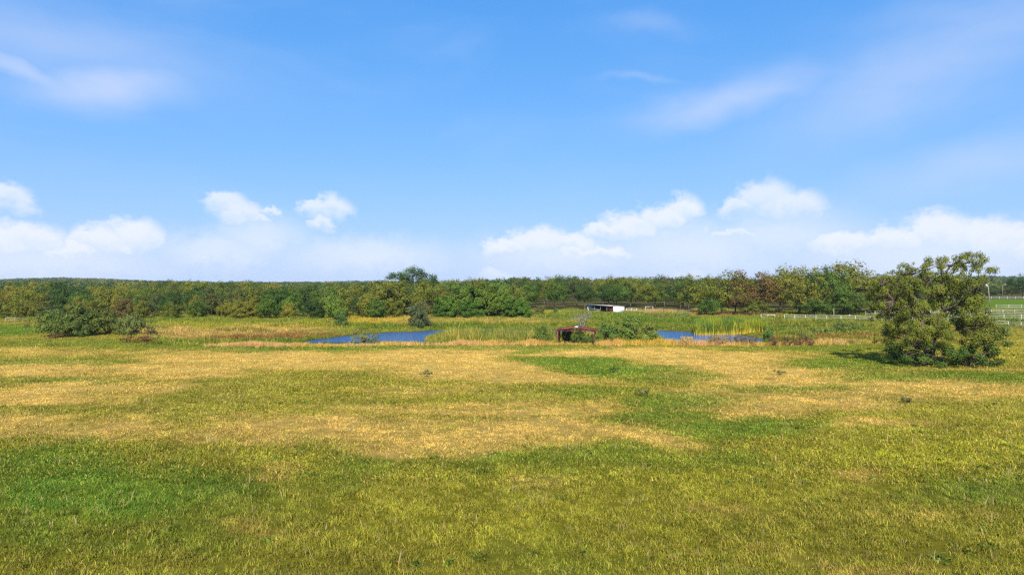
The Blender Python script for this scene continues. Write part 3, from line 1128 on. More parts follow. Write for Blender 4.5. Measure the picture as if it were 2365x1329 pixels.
row('leafy_tree', 285, -80, 1180, 11.5, 8.4, 11.0, 1.25, OAK, LB, 'seventh rank of the left wood', GL, dj=12)
row('leafy_tree', 335, -80, 1300, 13.0, 8.6, 11.8, 1.25, OAK, LB, 'farthest rank of the left wood', GL, dj=14)


def at(px, D):
    return (px - CX) / FPX * D


# large trees behind the pond, left of the willows
for i, (px, D, top, wpx, c, pr, lab) in enumerate([
        (905, 158, 646, 135, OLIVE, OAK[0], 'broad olive tree rising behind the grey-green bush across the pond'),
        (975, 162, 645, 110, OLIVE, OAK[1], 'broad yellowish tree just left of the bright green willows'),
        (858, 163, 660, 90, YOLIVE, FEATHER[1], 'yellowish feathery tree left of the broad olive tree'),
        (375, 240, 649, 105, DARKG, OAK[2], 'dark domed tree breaking the skyline of the left wood'),
        (165, 200, 664, 95, DARKG, OAK[3], 'wide dark green oak standing out in the far left wood'),
        (478, 175, 666, 80, DARKG, OAK[4], 'wide dark grey-green oak in the middle of the left wood')]):
    h = CAMZ - (top - HY) / FPX * D - h1(at(px, D), D)
    place('broad_tree', pr, at(px, D), D, h, wpx / FPX * D, c, lab, 'tree', 'large trees behind the pond')
# willows
WIL = [(1026, 152, 684, 62), (1062, 157, 662, 92), (1108, 159, 652, 96), (1150, 157, 658, 84), (1186, 153, 688, 66), (1206, 151, 704, 46), (1085, 150, 694, 60), (1014, 150, 706, 44)]
WIL.sort()
for i, (px, D, top, wpx) in enumerate(WIL):
    h = CAMZ - (top - HY) / FPX * D
    place('willow_tree', WILLOW[i % 3], at(px, D), D, h, wpx / FPX * D, (.082 + .008 * (i % 3), .145 + .012 * (i % 2), .022), 'bright green upright willow, %s from left in the clump beyond the pond' % ordinal(i), 'tree', 'bright green clump beyond the pond', rz=prnd.uniform(-.3, .3))
place('leafy_tree', FEATHER[2], at(1188, 160), 160, 7.6, 7.0, OLIVE, 'olive tree at the right end of the bright green willows', 'tree', 'large trees behind the pond')
place('leafy_tree', BUSHY[1], at(1212, 156), 156, 4.6, 4.6, MIDG, 'small mid green tree right of the willows', 'tree', 'large trees behind the pond')

# oak grove behind the shed
GP_ = [(DARKG, 3.0), (MIDG, 3.0), (OLIVE, 3.2), (GREYG, 1.4)]
GG = 'trees of the oak grove behind the shed'
row('oak_tree', 203, 1215, 1640, 6.4, 7.6, 8.8, 1.12, OAK, GP_, 'front rank of the grove behind the shed', GG, dj=5)
row('oak_tree', 222, 1205, 1660, 7.6, 8.8, 10.0, 1.15, OAK, GP_, 'second rank of the grove behind the shed', GG, dj=6)
row('oak_tree', 250, 1195, 1700, 9.0, 9.2, 11.0, 1.2, OAK, GP_, 'third rank of the grove behind the shed', GG, dj=8)
row('oak_tree', 290, 1180, 1800, 11.0, 8.8, 10.2, 1.1, OAK, GP_ + [(BROWN, 1.5)], 'rear rank of the grove behind the shed', GG, dj=10)
for (px, D, top, wpx, c, lab) in [(1418, 215, 636, 90, OLIVE, 'tall olive oak topping the grove above the shed'), (1590, 214, 633, 60, DARKG, 'dark oak crown topping the right end of shed grove')]:
    h = CAMZ - (top - HY) / FPX * D
    place('oak_tree', OAK[1], at(px, D), D, h, wpx / FPX * D, c, lab, 'tree', GG)
# tall trees behind the white fence
TALL = [(1615, 176, 640, 80, OLIVE, FEATHER), (1668, 166, 628, 95, OLIVE, FEATHER), (1720, 168, 630, 80, BROWN, FEATHER), (1770, 166, 632, 76, BROWN, FEATHER), (1800, 174, 622, 84, OLIVE, FEATHER),
        (1845, 163, 636, 100, (OLIVE), FEATHER), (1838, 182, 618, 90, OLIVE, OAK), (1900, 176, 616, 84, DARKG, OAK), (1950, 180, 609, 110, OLIVE, OAK), (1925, 166, 630, 90, MIDG, FEATHER), (1985, 170, 630, 90, OLIVE, FEATHER),
        (1640, 163, 690, 60, MIDG, BUSHY), (1745, 162, 695, 60, OLIVE, BUSHY), (1700, 165, 668, 70, BROWN, FEATHER), (1880, 160, 690, 80, MIDG, OAK), (1960, 163, 680, 80, MIDG, OAK), (2030, 172, 640, 90, BROWN, OAK), (2080, 178, 645, 90, DARKG, OAK), (1572, 190, 655, 60, DARKG, OAK)]
TALL.sort(key=lambda t_: t_[0])
for i, (px, D, top, wpx, c, prs) in enumerate(TALL):
    h = CAMZ - (top - 4 - HY) / FPX * D
    place('tall_tree', prs[i % len(prs)], at(px, D), D, h, wpx * 1.42 / FPX * D, c, '%s tree, %s from left in the tall clump behind white fence' % (KINDWORD[c], ordinal(i)), 'tree', 'tall trees behind the white fence')
row('oak_tree', 215, 1640, 2020, 9.0, 8.5, 10.0, 1.1, OAK, GP_, 'rank behind the tall clump', 'trees of the rear right wood', dj=6)
# far right trees
FR = [(2150, 320, 650, 70, BROWN), (2205, 330, 655, 70, OLIVE), (2250, 345, 658, 70, BROWN), (2283, 330, 664, 60, DARKG), (2316, 350, 655, 70, OLIVE), (2338, 360, 658, 60, OLIVE), (2362, 335, 632, 74, DARKG), (2410, 330, 630, 90, DARKG), (2100, 330, 655, 60, DARKG), (2450, 350, 650, 90, OLIVE)]
FR.sort()
for i, (px, D, top, wpx, c) in enumerate(FR):
    h = CAMZ - (top - HY) / FPX * D
    place('field_tree', OAK[i % 5], at(px, D), D, h, wpx / FPX * D, c, '%s tree, %s from left in the far row beyond the paddocks' % (KINDWORD[c], ordinal(i)), 'tree', 'trees beyond the paddocks')

# distant woodland: a mass that reads as one canopy
far_protos = []
for i in range(5):
    tm, cm, ph, pw = tree_proto(500 + i, 9.0, 10.0, .8, 26, 24, .95, 'dome', .26, mat=M_LEAFI, limbs=4)
    far_protos.append(cm)
FX, FY, FS = [], [], []
for d0, d1, sp, s in ((365, 800, 9.5, 1.0), (800, 1600, 15, 1.25), (1600, 3900, 27, 1.6)):
    x, y = fan(d0, d1, 1.0 / sp ** 2, .90)
    FX.append(x)
    FY.append(y)
    FS.append(np.full(len(x), s))
FX, FY, FS = map(np.concatenate, (FX, FY, FS))
fpx = CX + FPX * FX / FY
keep = ~((FY < 520) & (fpx > 2060))
FX, FY, FS = FX[keep], FY[keep], FS[keep]
pal = np.array([OLIVE, YOLIVE, DARKG, MIDG, DARKG, GREYG, DARKG])
ft = pal[rng.integers(0, len(pal), len(FX))] * (.75 + .5 * rng.random((len(FX), 1)))
fs = np.stack([FS * (.85 + .5 * rng.random(len(FX))), FS * (.85 + .5 * rng.random(len(FX))), (.75 + .35 * rng.random(len(FX)))], 1)
scatter('distant_woodland', np.stack([FX, FY, H(FX, FY) - .3], 1), far_protos, fs * np.array([1, 1, 1.0]) * (1 + .7 * (fbm(FX / 45, FY / 45, 99, 2) - .5))[:, None], ft, 'distant woodland canopy fading blue towards the low hills on the horizon', 'woodland', .05)

# the tall tree standing above the skyline
def silhouette_tree(name, D, clumps, stems, colr, label, cat, size, per, depth, seed, base_px, twist=2, bark=M_BARK, flat=.8, part='crown', base_z=None, jit=.25, shrink=1.0):
    """a tree whose limbs and leaf clumps are set out one by one at its own distance"""
    rs = np.random.default_rng(seed)
    bx, by = at(base_px, D), D
    z0 = h1(bx, by) if base_z is None else base_z
    C, rad = [], []
    halfw = max(abs(at(p[0], D) - bx) for p in clumps) + .01
    for (px, py, r) in clumps:
        x = at(px, D) - bx
        z = CAMZ - (py - HY) * D / FPX - z0
        rr = r * D / FPX
        dd = depth * math.sqrt(max(.12, 1 - (x / halfw) ** 2))
        for k in range(twist):
            C.append((x + rs.normal() * rr * jit, rs.uniform(-dd, dd * .2) if k % 2 == 0 else rs.uniform(-dd * .3, dd), z + rs.normal() * rr * jit * .8))
            rad.append(rr * rs.uniform(.8, 1.15) * shrink)
    C, rad = np.array(C), np.array(rad)
    root = thing(name, (bx, by, z0), label, cat)
    mb = MB()
    SP = []
    for (pts, r0) in stems:
        pth = []
        for i, (px, py, dy) in enumerate(pts):
            pth.append((at(px, D) - bx, dy, CAMZ - (py - HY) * D / FPX - z0))
        pth = np.array(pth)
        mb.tube(pth, np.linspace(r0, r0 * .3, len(pth)), 8)
        SP.append(pth)
    allp = np.concatenate(SP) if SP else None
    if allp is not None:
        for i in range(0, len(C)):
            d = np.linalg.norm(allp - C[i] + np.array([0, 0, .8]), axis=1)
            s = allp[np.argmin(d)]
            if np.linalg.norm(C[i] - s) < 5:
                mid = (s + C[i]) / 2 + rs.normal(size=3) * .2
                mb.tube([s, mid, C[i]], [.045, .028, .010], 4)
        obj('trunk', mb.mesh('trunk', True), bark, root)
    cm = crown_mesh('crown', C, rad, per, size, seed, flat=flat)
    c = obj(part, cm, M_LEAF, root)
    c.color = (*colr, 1)
    return root


silhouette_tree('tall_tree', 178, [(912, 637, 12), (900, 640, 8), (925, 633, 12), (940, 626, 10), (950, 622, 9), (962, 625, 11), (975, 630, 11), (985, 638, 11), (958, 634, 14), (940, 638, 14),
                                   (972, 642, 14), (1002, 638, 9), (1006, 645, 9), (996, 648, 9), (925, 645, 14), (950, 650, 18), (980, 652, 16), (930, 658, 16), (960, 664, 18), (1000, 660, 14), (1010, 653, 6)],
                [([(955, 722, 0), (955, 690, 0), (958, 660, .2), (952, 640, .3), (950, 625, .2)], .22), ([(957, 672, 0), (985, 655, .3), (1000, 645, .2)], .12), ([(956, 668, 0), (930, 650, -.3), (915, 640, -.2)], .12)],
                (.050, .100, .022), 'tallest dark green tree standing above the wood behind the pond', 'tree', .30, 170, 3.0, 41, 955, bark=M_BARK)

# the lone tree in the field at right
def zt(x, y, r):
    return (1920 + x / 4.153, 560 + y / 4.153, r / 4.153)


LONE = [(2158 + (q_[0] - 2158) * .955, q_[1], q_[2]) for q_ in (zt(*p) for p in [(1100, 150, 55), (1180, 165, 62), (1255, 195, 60), (1340, 185, 50), (1375, 255, 52), (1000, 215, 52), (945, 245, 50), (1310, 265, 45), (1225, 250, 45), (1400, 325, 25),
                         (760, 215, 42), (835, 195, 28), (660, 250, 42), (725, 295, 55), (800, 310, 50), (590, 290, 25), (490, 330, 50), (430, 375, 52), (550, 360, 60), (640, 365, 62), (470, 450, 60), (560, 470, 72),
                         (500, 560, 72), (420, 620, 55), (385, 645, 35), (620, 560, 72), (680, 450, 72), (760, 410, 80), (860, 380, 72), (960, 395, 80), (900, 470, 80), (1000, 530, 70), (1080, 430, 75), (1180, 420, 82),
                         (1260, 430, 75), (1310, 510, 75), (1240, 550, 80), (1380, 570, 62), (1150, 570, 60), (600, 650, 72), (700, 620, 65), (640, 730, 72), (520, 700, 62), (450, 740, 42), (950, 620, 70), (1200, 640, 75),
                         (1320, 640, 75), (1400, 690, 55), (560, 800, 72), (660, 800, 75), (760, 770, 70), (900, 730, 60), (1130, 760, 80), (1250, 760, 82), (1350, 770, 78), (1430, 800, 75), (1480, 870, 62), (1380, 870, 82),
                         (1250, 870, 75), (600, 890, 75), (700, 880, 75), (550, 960, 45), (820, 860, 65), (1000, 800, 70), (1060, 880, 80), (940, 880, 75), (830, 700, 50), (1440, 760, 50), (1080, 320, 35), (880, 300, 35)])]
SKIRT = [zt(*p) for p in [(640, 1000, 80), (760, 970, 85), (880, 975, 80), (1000, 1010, 85), (1120, 990, 85), (1250, 1000, 88), (1370, 980, 92), (1480, 970, 82), (1530, 1050, 72), (700, 1085, 85), (830, 1085, 85),
                          (960, 1095, 85), (1100, 1100, 85), (1240, 1105, 85), (1380, 1115, 85), (1490, 1120, 82), (1535, 1165, 55), (620, 1110, 62), (570, 1060, 40), (560, 1000, 35)]]


def zs(x, y, d):
    a = zt(x, y, 0)
    return (a[0], a[1], d)


DL = 66.0
silhouette_tree('lone_tree', DL, LONE,
                [([zs(930, 1170, 0), zs(900, 980, 0), zs(850, 720, -.2), zs(810, 580, -.4), zs(740, 470, -.3), zs(700, 330, -.2)], .19),
                 ([zs(990, 1170, .3), zs(1010, 900, .2), zs(1060, 640, -.2), zs(1045, 510, -.3), zs(1075, 360, 0), zs(1150, 230, .3), zs(1280, 210, .4)], .18),
                 ([zs(1060, 660, -.2), zs(1170, 590, -.8), zs(1300, 520, -1.0)], .13), ([zs(850, 720, -.2), zs(700, 640, -1.2), zs(520, 560, -1.4), zs(440, 420, -1.0)], .14),
                 ([zs(1010, 900, .2), zs(1180, 830, -.8), zs(1380, 800, -1.2)], .13), ([zs(1045, 510, -.3), zs(960, 380, .5), zs(960, 260, .6)], .11)],
                (.142, .160, .024), 'lone spreading tree with yellow-olive leaves in the field at right', 'tree', .125, 200, 4.4, 51, 2152, bark=M_BARK, flat=.95, twist=5, jit=.55, shrink=.74)
silhouette_tree('thicket', DL, SKIRT, [([zs(900, 1175, -1), zs(890, 1080, -1.5), zs(860, 1000, -1.8)], .05), ([zs(1250, 1190, -1), zs(1260, 1100, -1.5), zs(1280, 1000, -1.6)], .05), ([zs(1080, 1180, .5), zs(1080, 1050, 1.2)], .05)],
                (.070, .115, .020), 'dense green thicket wrapped round the foot of the lone tree', 'shrub', .15, 150, 3.6, 52, 2180, flat=.9, part='foliage', twist=5, jit=.6, shrink=.62)

# ------------------------------------------------------------------ shrubs, each its own thing
def shrub(px, base, wpx, hpx, c, pr, label, z=0.0, name='shrub', group='shrubs round the pond'):
    D = (CAMZ - z) * FPX / (base - HY)
    if pr in SHRUB and wpx / hpx > 2.1:
        pr = SHRUBL[px % 2]
    elif pr in SHRUB and wpx / hpx > 1.35:
        pr = SHRUBW[px % 3]
    c = tuple(v * 1.2 for v in c)
    return place(name, pr, at(px, D), D, hpx / FPX * D, wpx / FPX * D, c, label, 'shrub', group, crown='foliage', trunk='stems')


shrub(120, 780, 104, 72, (.095, .125, .026), SHRUB[0], 'large olive bush, leftmost of the clump at the field edge')
shrub(184, 778, 100, 76, (.088, .118, .025), SHRUB[1], 'tallest olive bush in the clump at the left field edge')
shrub(248, 772, 56, 62, (.10, .118, .026), SHRUB[2], 'slim olive bush between two bigger bushes at left field edge')
shrub(311, 776, 82, 58, (.110, .130, .034), SHRUB[3], 'rounded grey-green bush, rightmost of the left field edge clump')
shrub(152, 781, 76, 54, (.085, .115, .024), SHRUB[4], 'dense olive bush in front, between the two largest left bushes')
shrub(280, 774, 46, 40, (.095, .115, .026), SHRUB[0], 'small olive bush beside the rounded grey-green bush')
shrub(62, 758, 22, 16, (.11, .10, .04), SPARSE[0], 'tiny brown bush in the grass left of the big bushes')
shrub(345, 778, 46, 22, (.13, .10, .035), SPARSE[1], 'low brown bush right of the rounded grey-green bush')
place('leafy_tree', BUSHY[3], at(772, 136), 136, 6.0, 5.4, (.105, .175, .026), 'small bright green tree on the far bank of the pond', 'tree', 'small trees by the pond')
shrub(788, 750, 34, 34, (.07, .12, .03), SHRUB[4], 'dark green bush at the foot of the small bright tree')
shrub(966, 758, 66, 66, (.080, .092, .036), SHRUB[3], 'dull grey-green bush on the far bank of the pond', z=-.85)
shrub(985, 757, 46, 24, (.10, .115, .04), SPARSE[1], 'low grey-green bush beside the dull grey-green bush', z=-.85)
shrub(838, 798, 72, 52, (.165, .165, .030), SPARSE[2], 'airy yellow-green bush at the near edge of blue water', z=-.4)
shrub(862, 797, 50, 40, (.13, .14, .03), SPARSE[1], 'small airy bush right of the yellow-green waterside bush', z=-.4)
shrub(716, 794, 18, 14, (.12, .12, .03), SPARSE[0], 'tiny bush, left of two in the shallow pond end', z=-.6)
shrub(757, 795, 24, 18, (.15, .13, .03), SPARSE[2], 'tiny bush, right of two in the shallow pond end', z=-.6)
shrub(1248, 729, 34, 26, (.10, .11, .03), SHRUB[0], 'round dark bush in the meadow left of the shed')
shrub(1283, 727, 18, 16, (.08, .13, .03), SHRUB[1], 'small green bush in the meadow nearest the shed')
shrub(1225, 731, 36, 14, (.10, .12, .03), SHRUB[2], 'low bush at the foot of the willow clump')
shrub(1254, 796, 54, 44, (.10, .14, .025), SHRUB[2], 'green bush between cattails and red pavilion')
shrub(1338, 795, 60, 38, (.070, .105, .022), SHRUB[3], 'dark green bush growing under the red pavilion roof')
shrub(1402, 795, 72, 56, (.075, .125, .022), SHRUB[4], 'dark green bush right behind the pavilion posts')
shrub(1450, 793, 90, 72, (.105, .145, .025), SHRUB[0], 'tall green bush right of the pavilion')
shrub(1306, 791, 56, 46, (.115, .150, .028), SHRUB[1], 'leafy green bush left behind the pavilion')
shrub(1494, 793, 72, 56, (.12, .155, .028), SHRUB[2], 'green bush at the left edge of right-hand open water')
shrub(1372, 796, 34, 24, (.065, .10, .022), SHRUB[2], 'dark low bush at the right-hand posts of the pavilion')
shrub(1424, 796, 26, 24, (.42, .26, .03), SPARSE[1], 'golden orange bush in front of the tall green bush', z=0)
shrub(1586, 799, 50, 23, (.36, .25, .08), SHRUB[0], 'straw coloured mound of grass before the blue water')
shrub(1662, 799, 66, 25, (.24, .17, .07), SHRUB[1], 'brownish dry bush at the right end of blue water')
shrub(1722, 799, 72, 24, (.16, .11, .055), SHRUB[2], 'dull brown dry bush between blue water and dark red brush')
shrub(1773, 791, 40, 50, (.080, .130, .026), SHRUB[1], 'slim green sapling right of the far cattails')
shrub(1862, 792, 52, 50, (.125, .140, .030), SPARSE[2], 'thin see-through bush behind the dark red brush')
shrub(1900, 760, 70, 22, (.125, .160, .03), SHRUB[3], 'weedy green bush, left of two below the white fence')
shrub(1960, 758, 90, 24, (.115, .145, .03), SHRUB[2], 'weedy green bush, right of two below the white fence')
for px, wp, lab in ((1790, 44, 'leftmost'), (1822, 46, 'second from left'), (1848, 44, 'third from left'), (1872, 34, 'rightmost')):
    shrub(px, 800, wp, 21, (.115, .045, .025), SPARSE[px % 3], 'dark red brush on near bank, %s of four' % lab, group='dark red brush on the near bank')
for px, wp, lab in ((290, 40, 'left'), (335, 56, 'right')):
    shrub(px, 793, wp, 17, (.13, .035, .020), SPARSE[px % 3], 'low red weed clump at left field edge, %s one' % lab, group='red weeds at the left field edge')
shrub(130, 783, 60, 11, (.16, .07, .03), SPARSE[1], 'low rust coloured weeds under the large left bush')
shrub(2292, 780, 34, 36, (.115, .070, .045), SPARSE[0], 'dark maroon shrub right of the lone tree')
shrub(2322, 779, 48, 30, (.13, .16, .03), SHRUB[4], 'green shrub beside the maroon one by the white fence')
shrub(1575, 738, 60, 16, (.15, .18, .04), SHRUB[0], 'low weedy bush on the bank left of far cattails')
shrub(1520, 736, 50, 12, (.17, .14, .05), SHRUB[1], 'low brownish bush on the bank below the shed')

# small weeds standing in the mown field
def weed(px, py, hgt, wid_, c, label, seed):
    x, y = gp(px, py)
    rs = np.random.default_rng(seed)
    r = thing('field_weed', (x, y, h1(x, y)), label, 'weed', 'weeds in the mown field')
    mb = MB()
    C = []
    for i in range(9):
        a = rs.random() * 6.28
        e = np.array([math.cos(a) * wid_ * rs.uniform(.3, 1), math.sin(a) * wid_ * .7, hgt * rs.uniform(.55, 1)])
        mb.tube([(0, 0, -.05), e * np.array([.3, .3, .55]), e], [.014, .010, .004], 5)
        C.append(e)
    obj('stems', mb.mesh('stems'), M_BARK, r)
    cm = crown_mesh('leaves', np.array(C), np.full(9, .14), 24, .11, seed)
    f = obj('leaves', cm, M_LEAF, r)
    f.color = (*c, 1)


weed(985, 872, .55, .5, (.16, .17, .05), 'thin twiggy weed in the straw patch left of centre', 1)
weed(1421, 862, .5, .45, (.05, .10, .02), 'dark leafy weed in the green strip of the field', 2)
weed(1484, 913, .40, .6, (.14, .15, .05), 'arching dry weed just below the green strip', 3)
weed(2095, 932, .35, .25, (.12, .12, .04), 'short dark weed in the straw grass at right', 4)
weed(1803, 866, .4, .5, (.15, .15, .05), 'faint twiggy weed in straw grass left of lone tree', 5)

# bare tree behind the pavilion
x, y = at(1346, 132), 132.0
r = thing('bare_tree', (x, y, h1(x, y)), 'nearly bare grey twiggy tree behind the red pavilion', 'tree')
mb = MB()
rs = np.random.default_rng(77)
tips = []


def branch(p, d, ln, rad, lev):
    e = p + d * ln
    m = (p + e) / 2 + rs.normal(size=3) * ln * .06
    mb.tube([p, m, e], [rad, rad * .8, rad * .6], 5)
    if lev == 0:
        tips.append(e)
        return
    for k in range(3 if lev > 1 else 4):
        nd = d + rs.normal(size=3) * .42 + np.array([0, 0, .12])
        nd /= np.linalg.norm(nd)
        branch(p + (e - p) * rs.uniform(.55, 1), nd, ln * rs.uniform(.6, .82), rad * .55, lev - 1)


for k in range(5):
    a = k * 1.256 + .3
    branch(np.array([0, 0, -.1]), np.array([math.cos(a) * .45, math.sin(a) * .45, .9]), 1.75, .075, 3)
obj('trunk', mb.mesh('trunk'), M_PALEBARK, r)
tp = np.array(tips)
tp = tp[rs.random(len(tp)) < .45]
f = obj('leaves', crown_mesh('leaves', tp, np.full(len(tp), .22), 6, .15, 78), M_LEAF, r)
f.color = (.14, .15, .05, 1)

# ------------------------------------------------------------------ pavilion
x, y = gp(1331, 797.5)
pv = thing('pavilion', (x, y + .6, h1(x, y + .6)), 'small open pavilion with low red metal roof on thin posts', 'pavilion', rz=R(-9))
W2, DP, EV, RG = 2.45, 3.2, 1.86, 2.26
for s, ex in ((-1, 'left'), (1, 'right')):
    m = MB()
    q = [(s * (W2 + .1), -.15, EV), (0, -.15, RG), (0, DP + .15, RG), (s * (W2 + .1), DP + .15, EV)]
    if s > 0:
        q = [q[1], q[0], q[3], q[2]]
    m.slab(q, .05)
    rf = obj('roof_slope', m.mesh('roof_slope'), M_REDROOF, pv)
    m = MB()
    for k in range(7):
        yy = .1 + k * (DP - .2) / 6
        a, b = np.array([s * (W2 + .1), yy, EV + .012]), np.array([s * .12, yy, RG - .012])
        m.tube([a, b], .018, 4)
    obj('roof_rib', m.mesh('roof_rib'), M_REDROOF, rf)
    m = MB()
    m.box((s * (W2 + .1) - .03, -.15, EV - .12), (s * (W2 + .1) + .03, DP + .15, EV - .045))
    obj('eave_beam', m.mesh('eave_beam'), M_REDROOF, pv)
m = MB()
m.slab([(-.22, -.2, RG - .015), (0, -.2, RG + .03), (0, DP + .2, RG + .03), (-.22, DP + .2, RG - .015)], .012)
m.slab([(0, -.2, RG + .03), (.22, -.2, RG - .015), (.22, DP + .2, RG - .015), (0, DP + .2, RG + .03)], .012)
obj('ridge_cap', m.mesh('ridge_cap'), M_RIDGE, pv)
for yy in (0.0, DP / 2, DP):
    for s in (-1, 1):
        m = MB()
        m.tube([(s * W2, yy, EV - .09), (0, yy, RG - .11)], .04, 5)
        obj('rafter', m.mesh('rafter'), M_REDROOF, pv)
    m = MB()
    m.tube([(-W2, yy, EV - .1), (W2, yy, EV - .1)], .03, 5)
    for k in (-.5, 0, .5):
        m.tube([(k * W2, yy, EV - .1), (k * W2 * .6, yy, EV + (RG - EV) * (1 - abs(k) * .6) - .12)], .02, 4)
    obj('truss', m.mesh('truss'), M_RUSTP, pv)
    for s in (-1, 1):
        m = MB()
        m.box((s * (W2 - .12) - .055, yy - .055, -.35), (s * (W2 - .12) + .055, yy + .055, EV - .1))
        obj('post', m.mesh('post'), M_RUSTP, pv)
m = MB()
for zz in (.35, .8, 1.25):
    m.tube([(-W2 + .12, 0, zz), (-W2 + .12, DP, zz + .3)], .025, 5)
    m.tube([(-W2 + .12, 0, zz + .3), (-W2 + .12, DP, zz)], .025, 5)
obj('side_brace', m.mesh('side_brace'), M_RUSTP, pv)

# ------------------------------------------------------------------ shed
A = np.array([at(1357, 187), 187.0])
B = np.array([at(1417, 176), 176.0])
ang = math.atan2(B[1] - A[1], B[0] - A[0])
LN = float(np.linalg.norm(B - A))
sh = thing('shed', (A[0], A[1], h1(*A)), 'long low livestock shed with open bays and white end wall', 'shed', rz=ang)
HF, HB, DW = 2.05, 1.85, 3.5
m = MB()
m.slab([(-.25, -.3, HF + .06), (LN + .2, -.3, HF + .06), (LN + .2, DW + .2, HB + .06), (-.25, DW + .2, HB + .06)], .06)
rf = obj('roof', m.mesh('roof'), M_SHEETG, sh)
m = MB()
m.box((-.25, -.36, HF - .12), (LN + .2, -.31, HF + .05))
obj('fascia', m.mesh('fascia'), M_SHEETG, rf)
m = MB()
m.box((0, DW - .06, 0), (LN, DW, HB - .03))
obj('back_wall', m.mesh('back_wall'), M_SHEETR, sh)
m = MB()
m.slab([(LN, 0, -.1), (LN, DW, -.1), (LN, DW, HB - .01), (LN, 0, HF - .01)], .06)
obj('end_wall', m.mesh('end_wall'), M_SHEETW, sh)
m = MB()
for k in range(8):
    m.box((LN + .005, .2 + k * .42, -.1), (LN + .03, .25 + k * .42, HF - .12 - .03 * k))
obj('wall_rib', m.mesh('wall_rib'), M_SHEETW, sh)
m = MB()
m.slab([(.06, DW, 0), (.06, 0, 0), (.06, 0, HF - .01), (.06, DW, HB - .01)], .05)
obj('end_wall', m.mesh('end_wall'), M_SHEETW, sh)
m = MB()
m.box((LN * .76, .02, 0), (LN - .07, .07, HF - .03))
obj('front_panel', m.mesh('front_panel'), M_SHEETR, sh)
for k in (0.0, .28, .52, .76):
    m = MB()
    m.box((LN * k - .07, -.07, -.2), (LN * k + .07, .0, HF - .02))
    obj('post', m.mesh('post'), M_WOOD, sh)
m = MB()
m.box((.1, -.12, .75), (LN * .5, -.08, .87))
m.box((.1, -.12, .35), (LN * .5, -.08, .45))
obj('rail', m.mesh('rail'), M_WHITE, sh)

# ------------------------------------------------------------------ fences
def fence(name, ends, hgt, rails, step, mat, label, group, rr=.045, pr_=.06, cap=.02, skip_hidden=None):
    """ends: photo column and base row of each corner, on level ground"""
    W = [np.array(gp(*e)) for e in ends]
    r = thing(name, (W[0][0], W[0][1], h1(*W[0])), label, 'fence', group)
    o0 = np.array([W[0][0], W[0][1], r.location.z])
    pm = MB()
    pm.tube([(0, 0, -.3), (0, 0, hgt + cap)], pr_, 8)
    pme_ = pm.mesh('post', True)
    for a, b in zip(W[:-1], W[1:]):
        ln = np.linalg.norm(b - a)
        k = max(1, int(round(ln / step)))
        for i in range(k + (1 if b is W[-1] else 0)):
            q = a + (b - a) * i / k
            obj('post', pme_, mat, r, (q[0] - o0[0], q[1] - o0[1], h1(*q) - o0[2]))
        for z in rails:
            m = MB()
            pts = []
            for i in range(k + 1):
                q = a + (b - a) * i / k
                pts.append((q[0] - o0[0], q[1] - o0[1], h1(*q) - o0[2] + z))
            m.tube(pts, rr, 6)
            obj('rail', m.mesh('rail', True), mat, r)
    return r


GF = 'white pipe fences of the paddocks'
fence('pipe_fence', [(1812, 740), (1910, 742.5), (2010, 745), (2190, 750.5), (2330, 757), (2420, 762)], 1.12, (.28, .66, 1.08), 2.3, M_WHITE, 'long white rail fence along the far bank, passing behind lone tree', GF, .030, .045)
fence('pipe_fence', [(1999, 731.5), (2110, 731), (2263, 728), (2400, 730)], 1.35, (.3, .62, .95, 1.3), 2.6, M_WHITE, 'white four-rail paddock fence behind the lone tree, middle row', GF, .028, .045)
fence('pipe_fence', [(2190, 739), (2280, 741), (2400, 743)], 1.35, (.3, .62, .95, 1.3), 3.2, M_WHITE, 'white four-rail paddock fence at right, nearest of the tall rows', GF, .028, .045)
fence('pipe_fence', [(2301, 714), (2360, 714.5), (2420, 715)], 1.25, (.3, .62, .95, 1.2), 2.8, M_WHITE, 'white four-rail paddock fence at right, second farthest row', GF, .028, .045)
fence('pipe_fence', [(2150, 692), (2290, 692), (2420, 692)], 1.3, (.5, 1.2), 4, M_WHITE, 'farthest thin white fence below the distant trees at right', GF, .06)
fence('pipe_fence', [(1590, 729.5), (1690, 733), (1812, 738)], 1.2, (.3, .6, .9, 1.15), 1.9, M_RUSTP, 'rusty red pipe fence between oak grove and far cattails', 'dark pipe fences', .04)
fence('pipe_fence', [(1470, 723), (1530, 724.5), (1592, 728)], 1.3, (.4, .85, 1.25), 2.6, M_GREYP, 'weathered thin pipe fence running right from the shed gates', 'dark pipe fences', .03, .045)
fence('gate_panel', [(1447, 722.5), (1471, 722.5)], 1.2, (.3, .75, 1.15), 1.3, M_WHITE, 'white gate panel next to the shed end wall', 'white gate panels', .06, .07)
fence('gate_panel', [(1491, 719), (1508, 718.5)], 1.25, (.35, 1.2), 1.9, M_WHITE, 'white gate panel farther right of the shed', 'white gate panels', .06, .07)
fence('short_fence', [(1758, 737), (1790, 738)], 1.0, (.35, .92), 1.2, M_WHITE, 'short white fence panel between rusty fence and long white fence', GF, .055)
fence('rail_fence', [(12, 746), (34, 746), (52, 745)], .95, (.5, .88), 1.7, M_WOOD, 'old pale wooden rail fence at the far left wood edge', 'dark pipe fences', .055, .07)

# poles
def pole(px, base, top, r0, mat, label, name='utility_pole', lean=0.0):
    x_, y_ = gp(px, base)
    hgt = CAMZ - (top - HY) / FPX * y_ - h1(x_, y_)
    r_ = thing(name, (x_, y_, h1(x_, y_)), label, 'pole')
    m_ = MB()
    m_.tube([(0, 0, -.4), (lean * .5, 0, hgt * .5), (lean, 0, hgt)], [r0, r0 * .85, r0 * .7], 8)
    obj('shaft', m_.mesh('shaft', True), mat, r_)
    return r_, hgt, y_


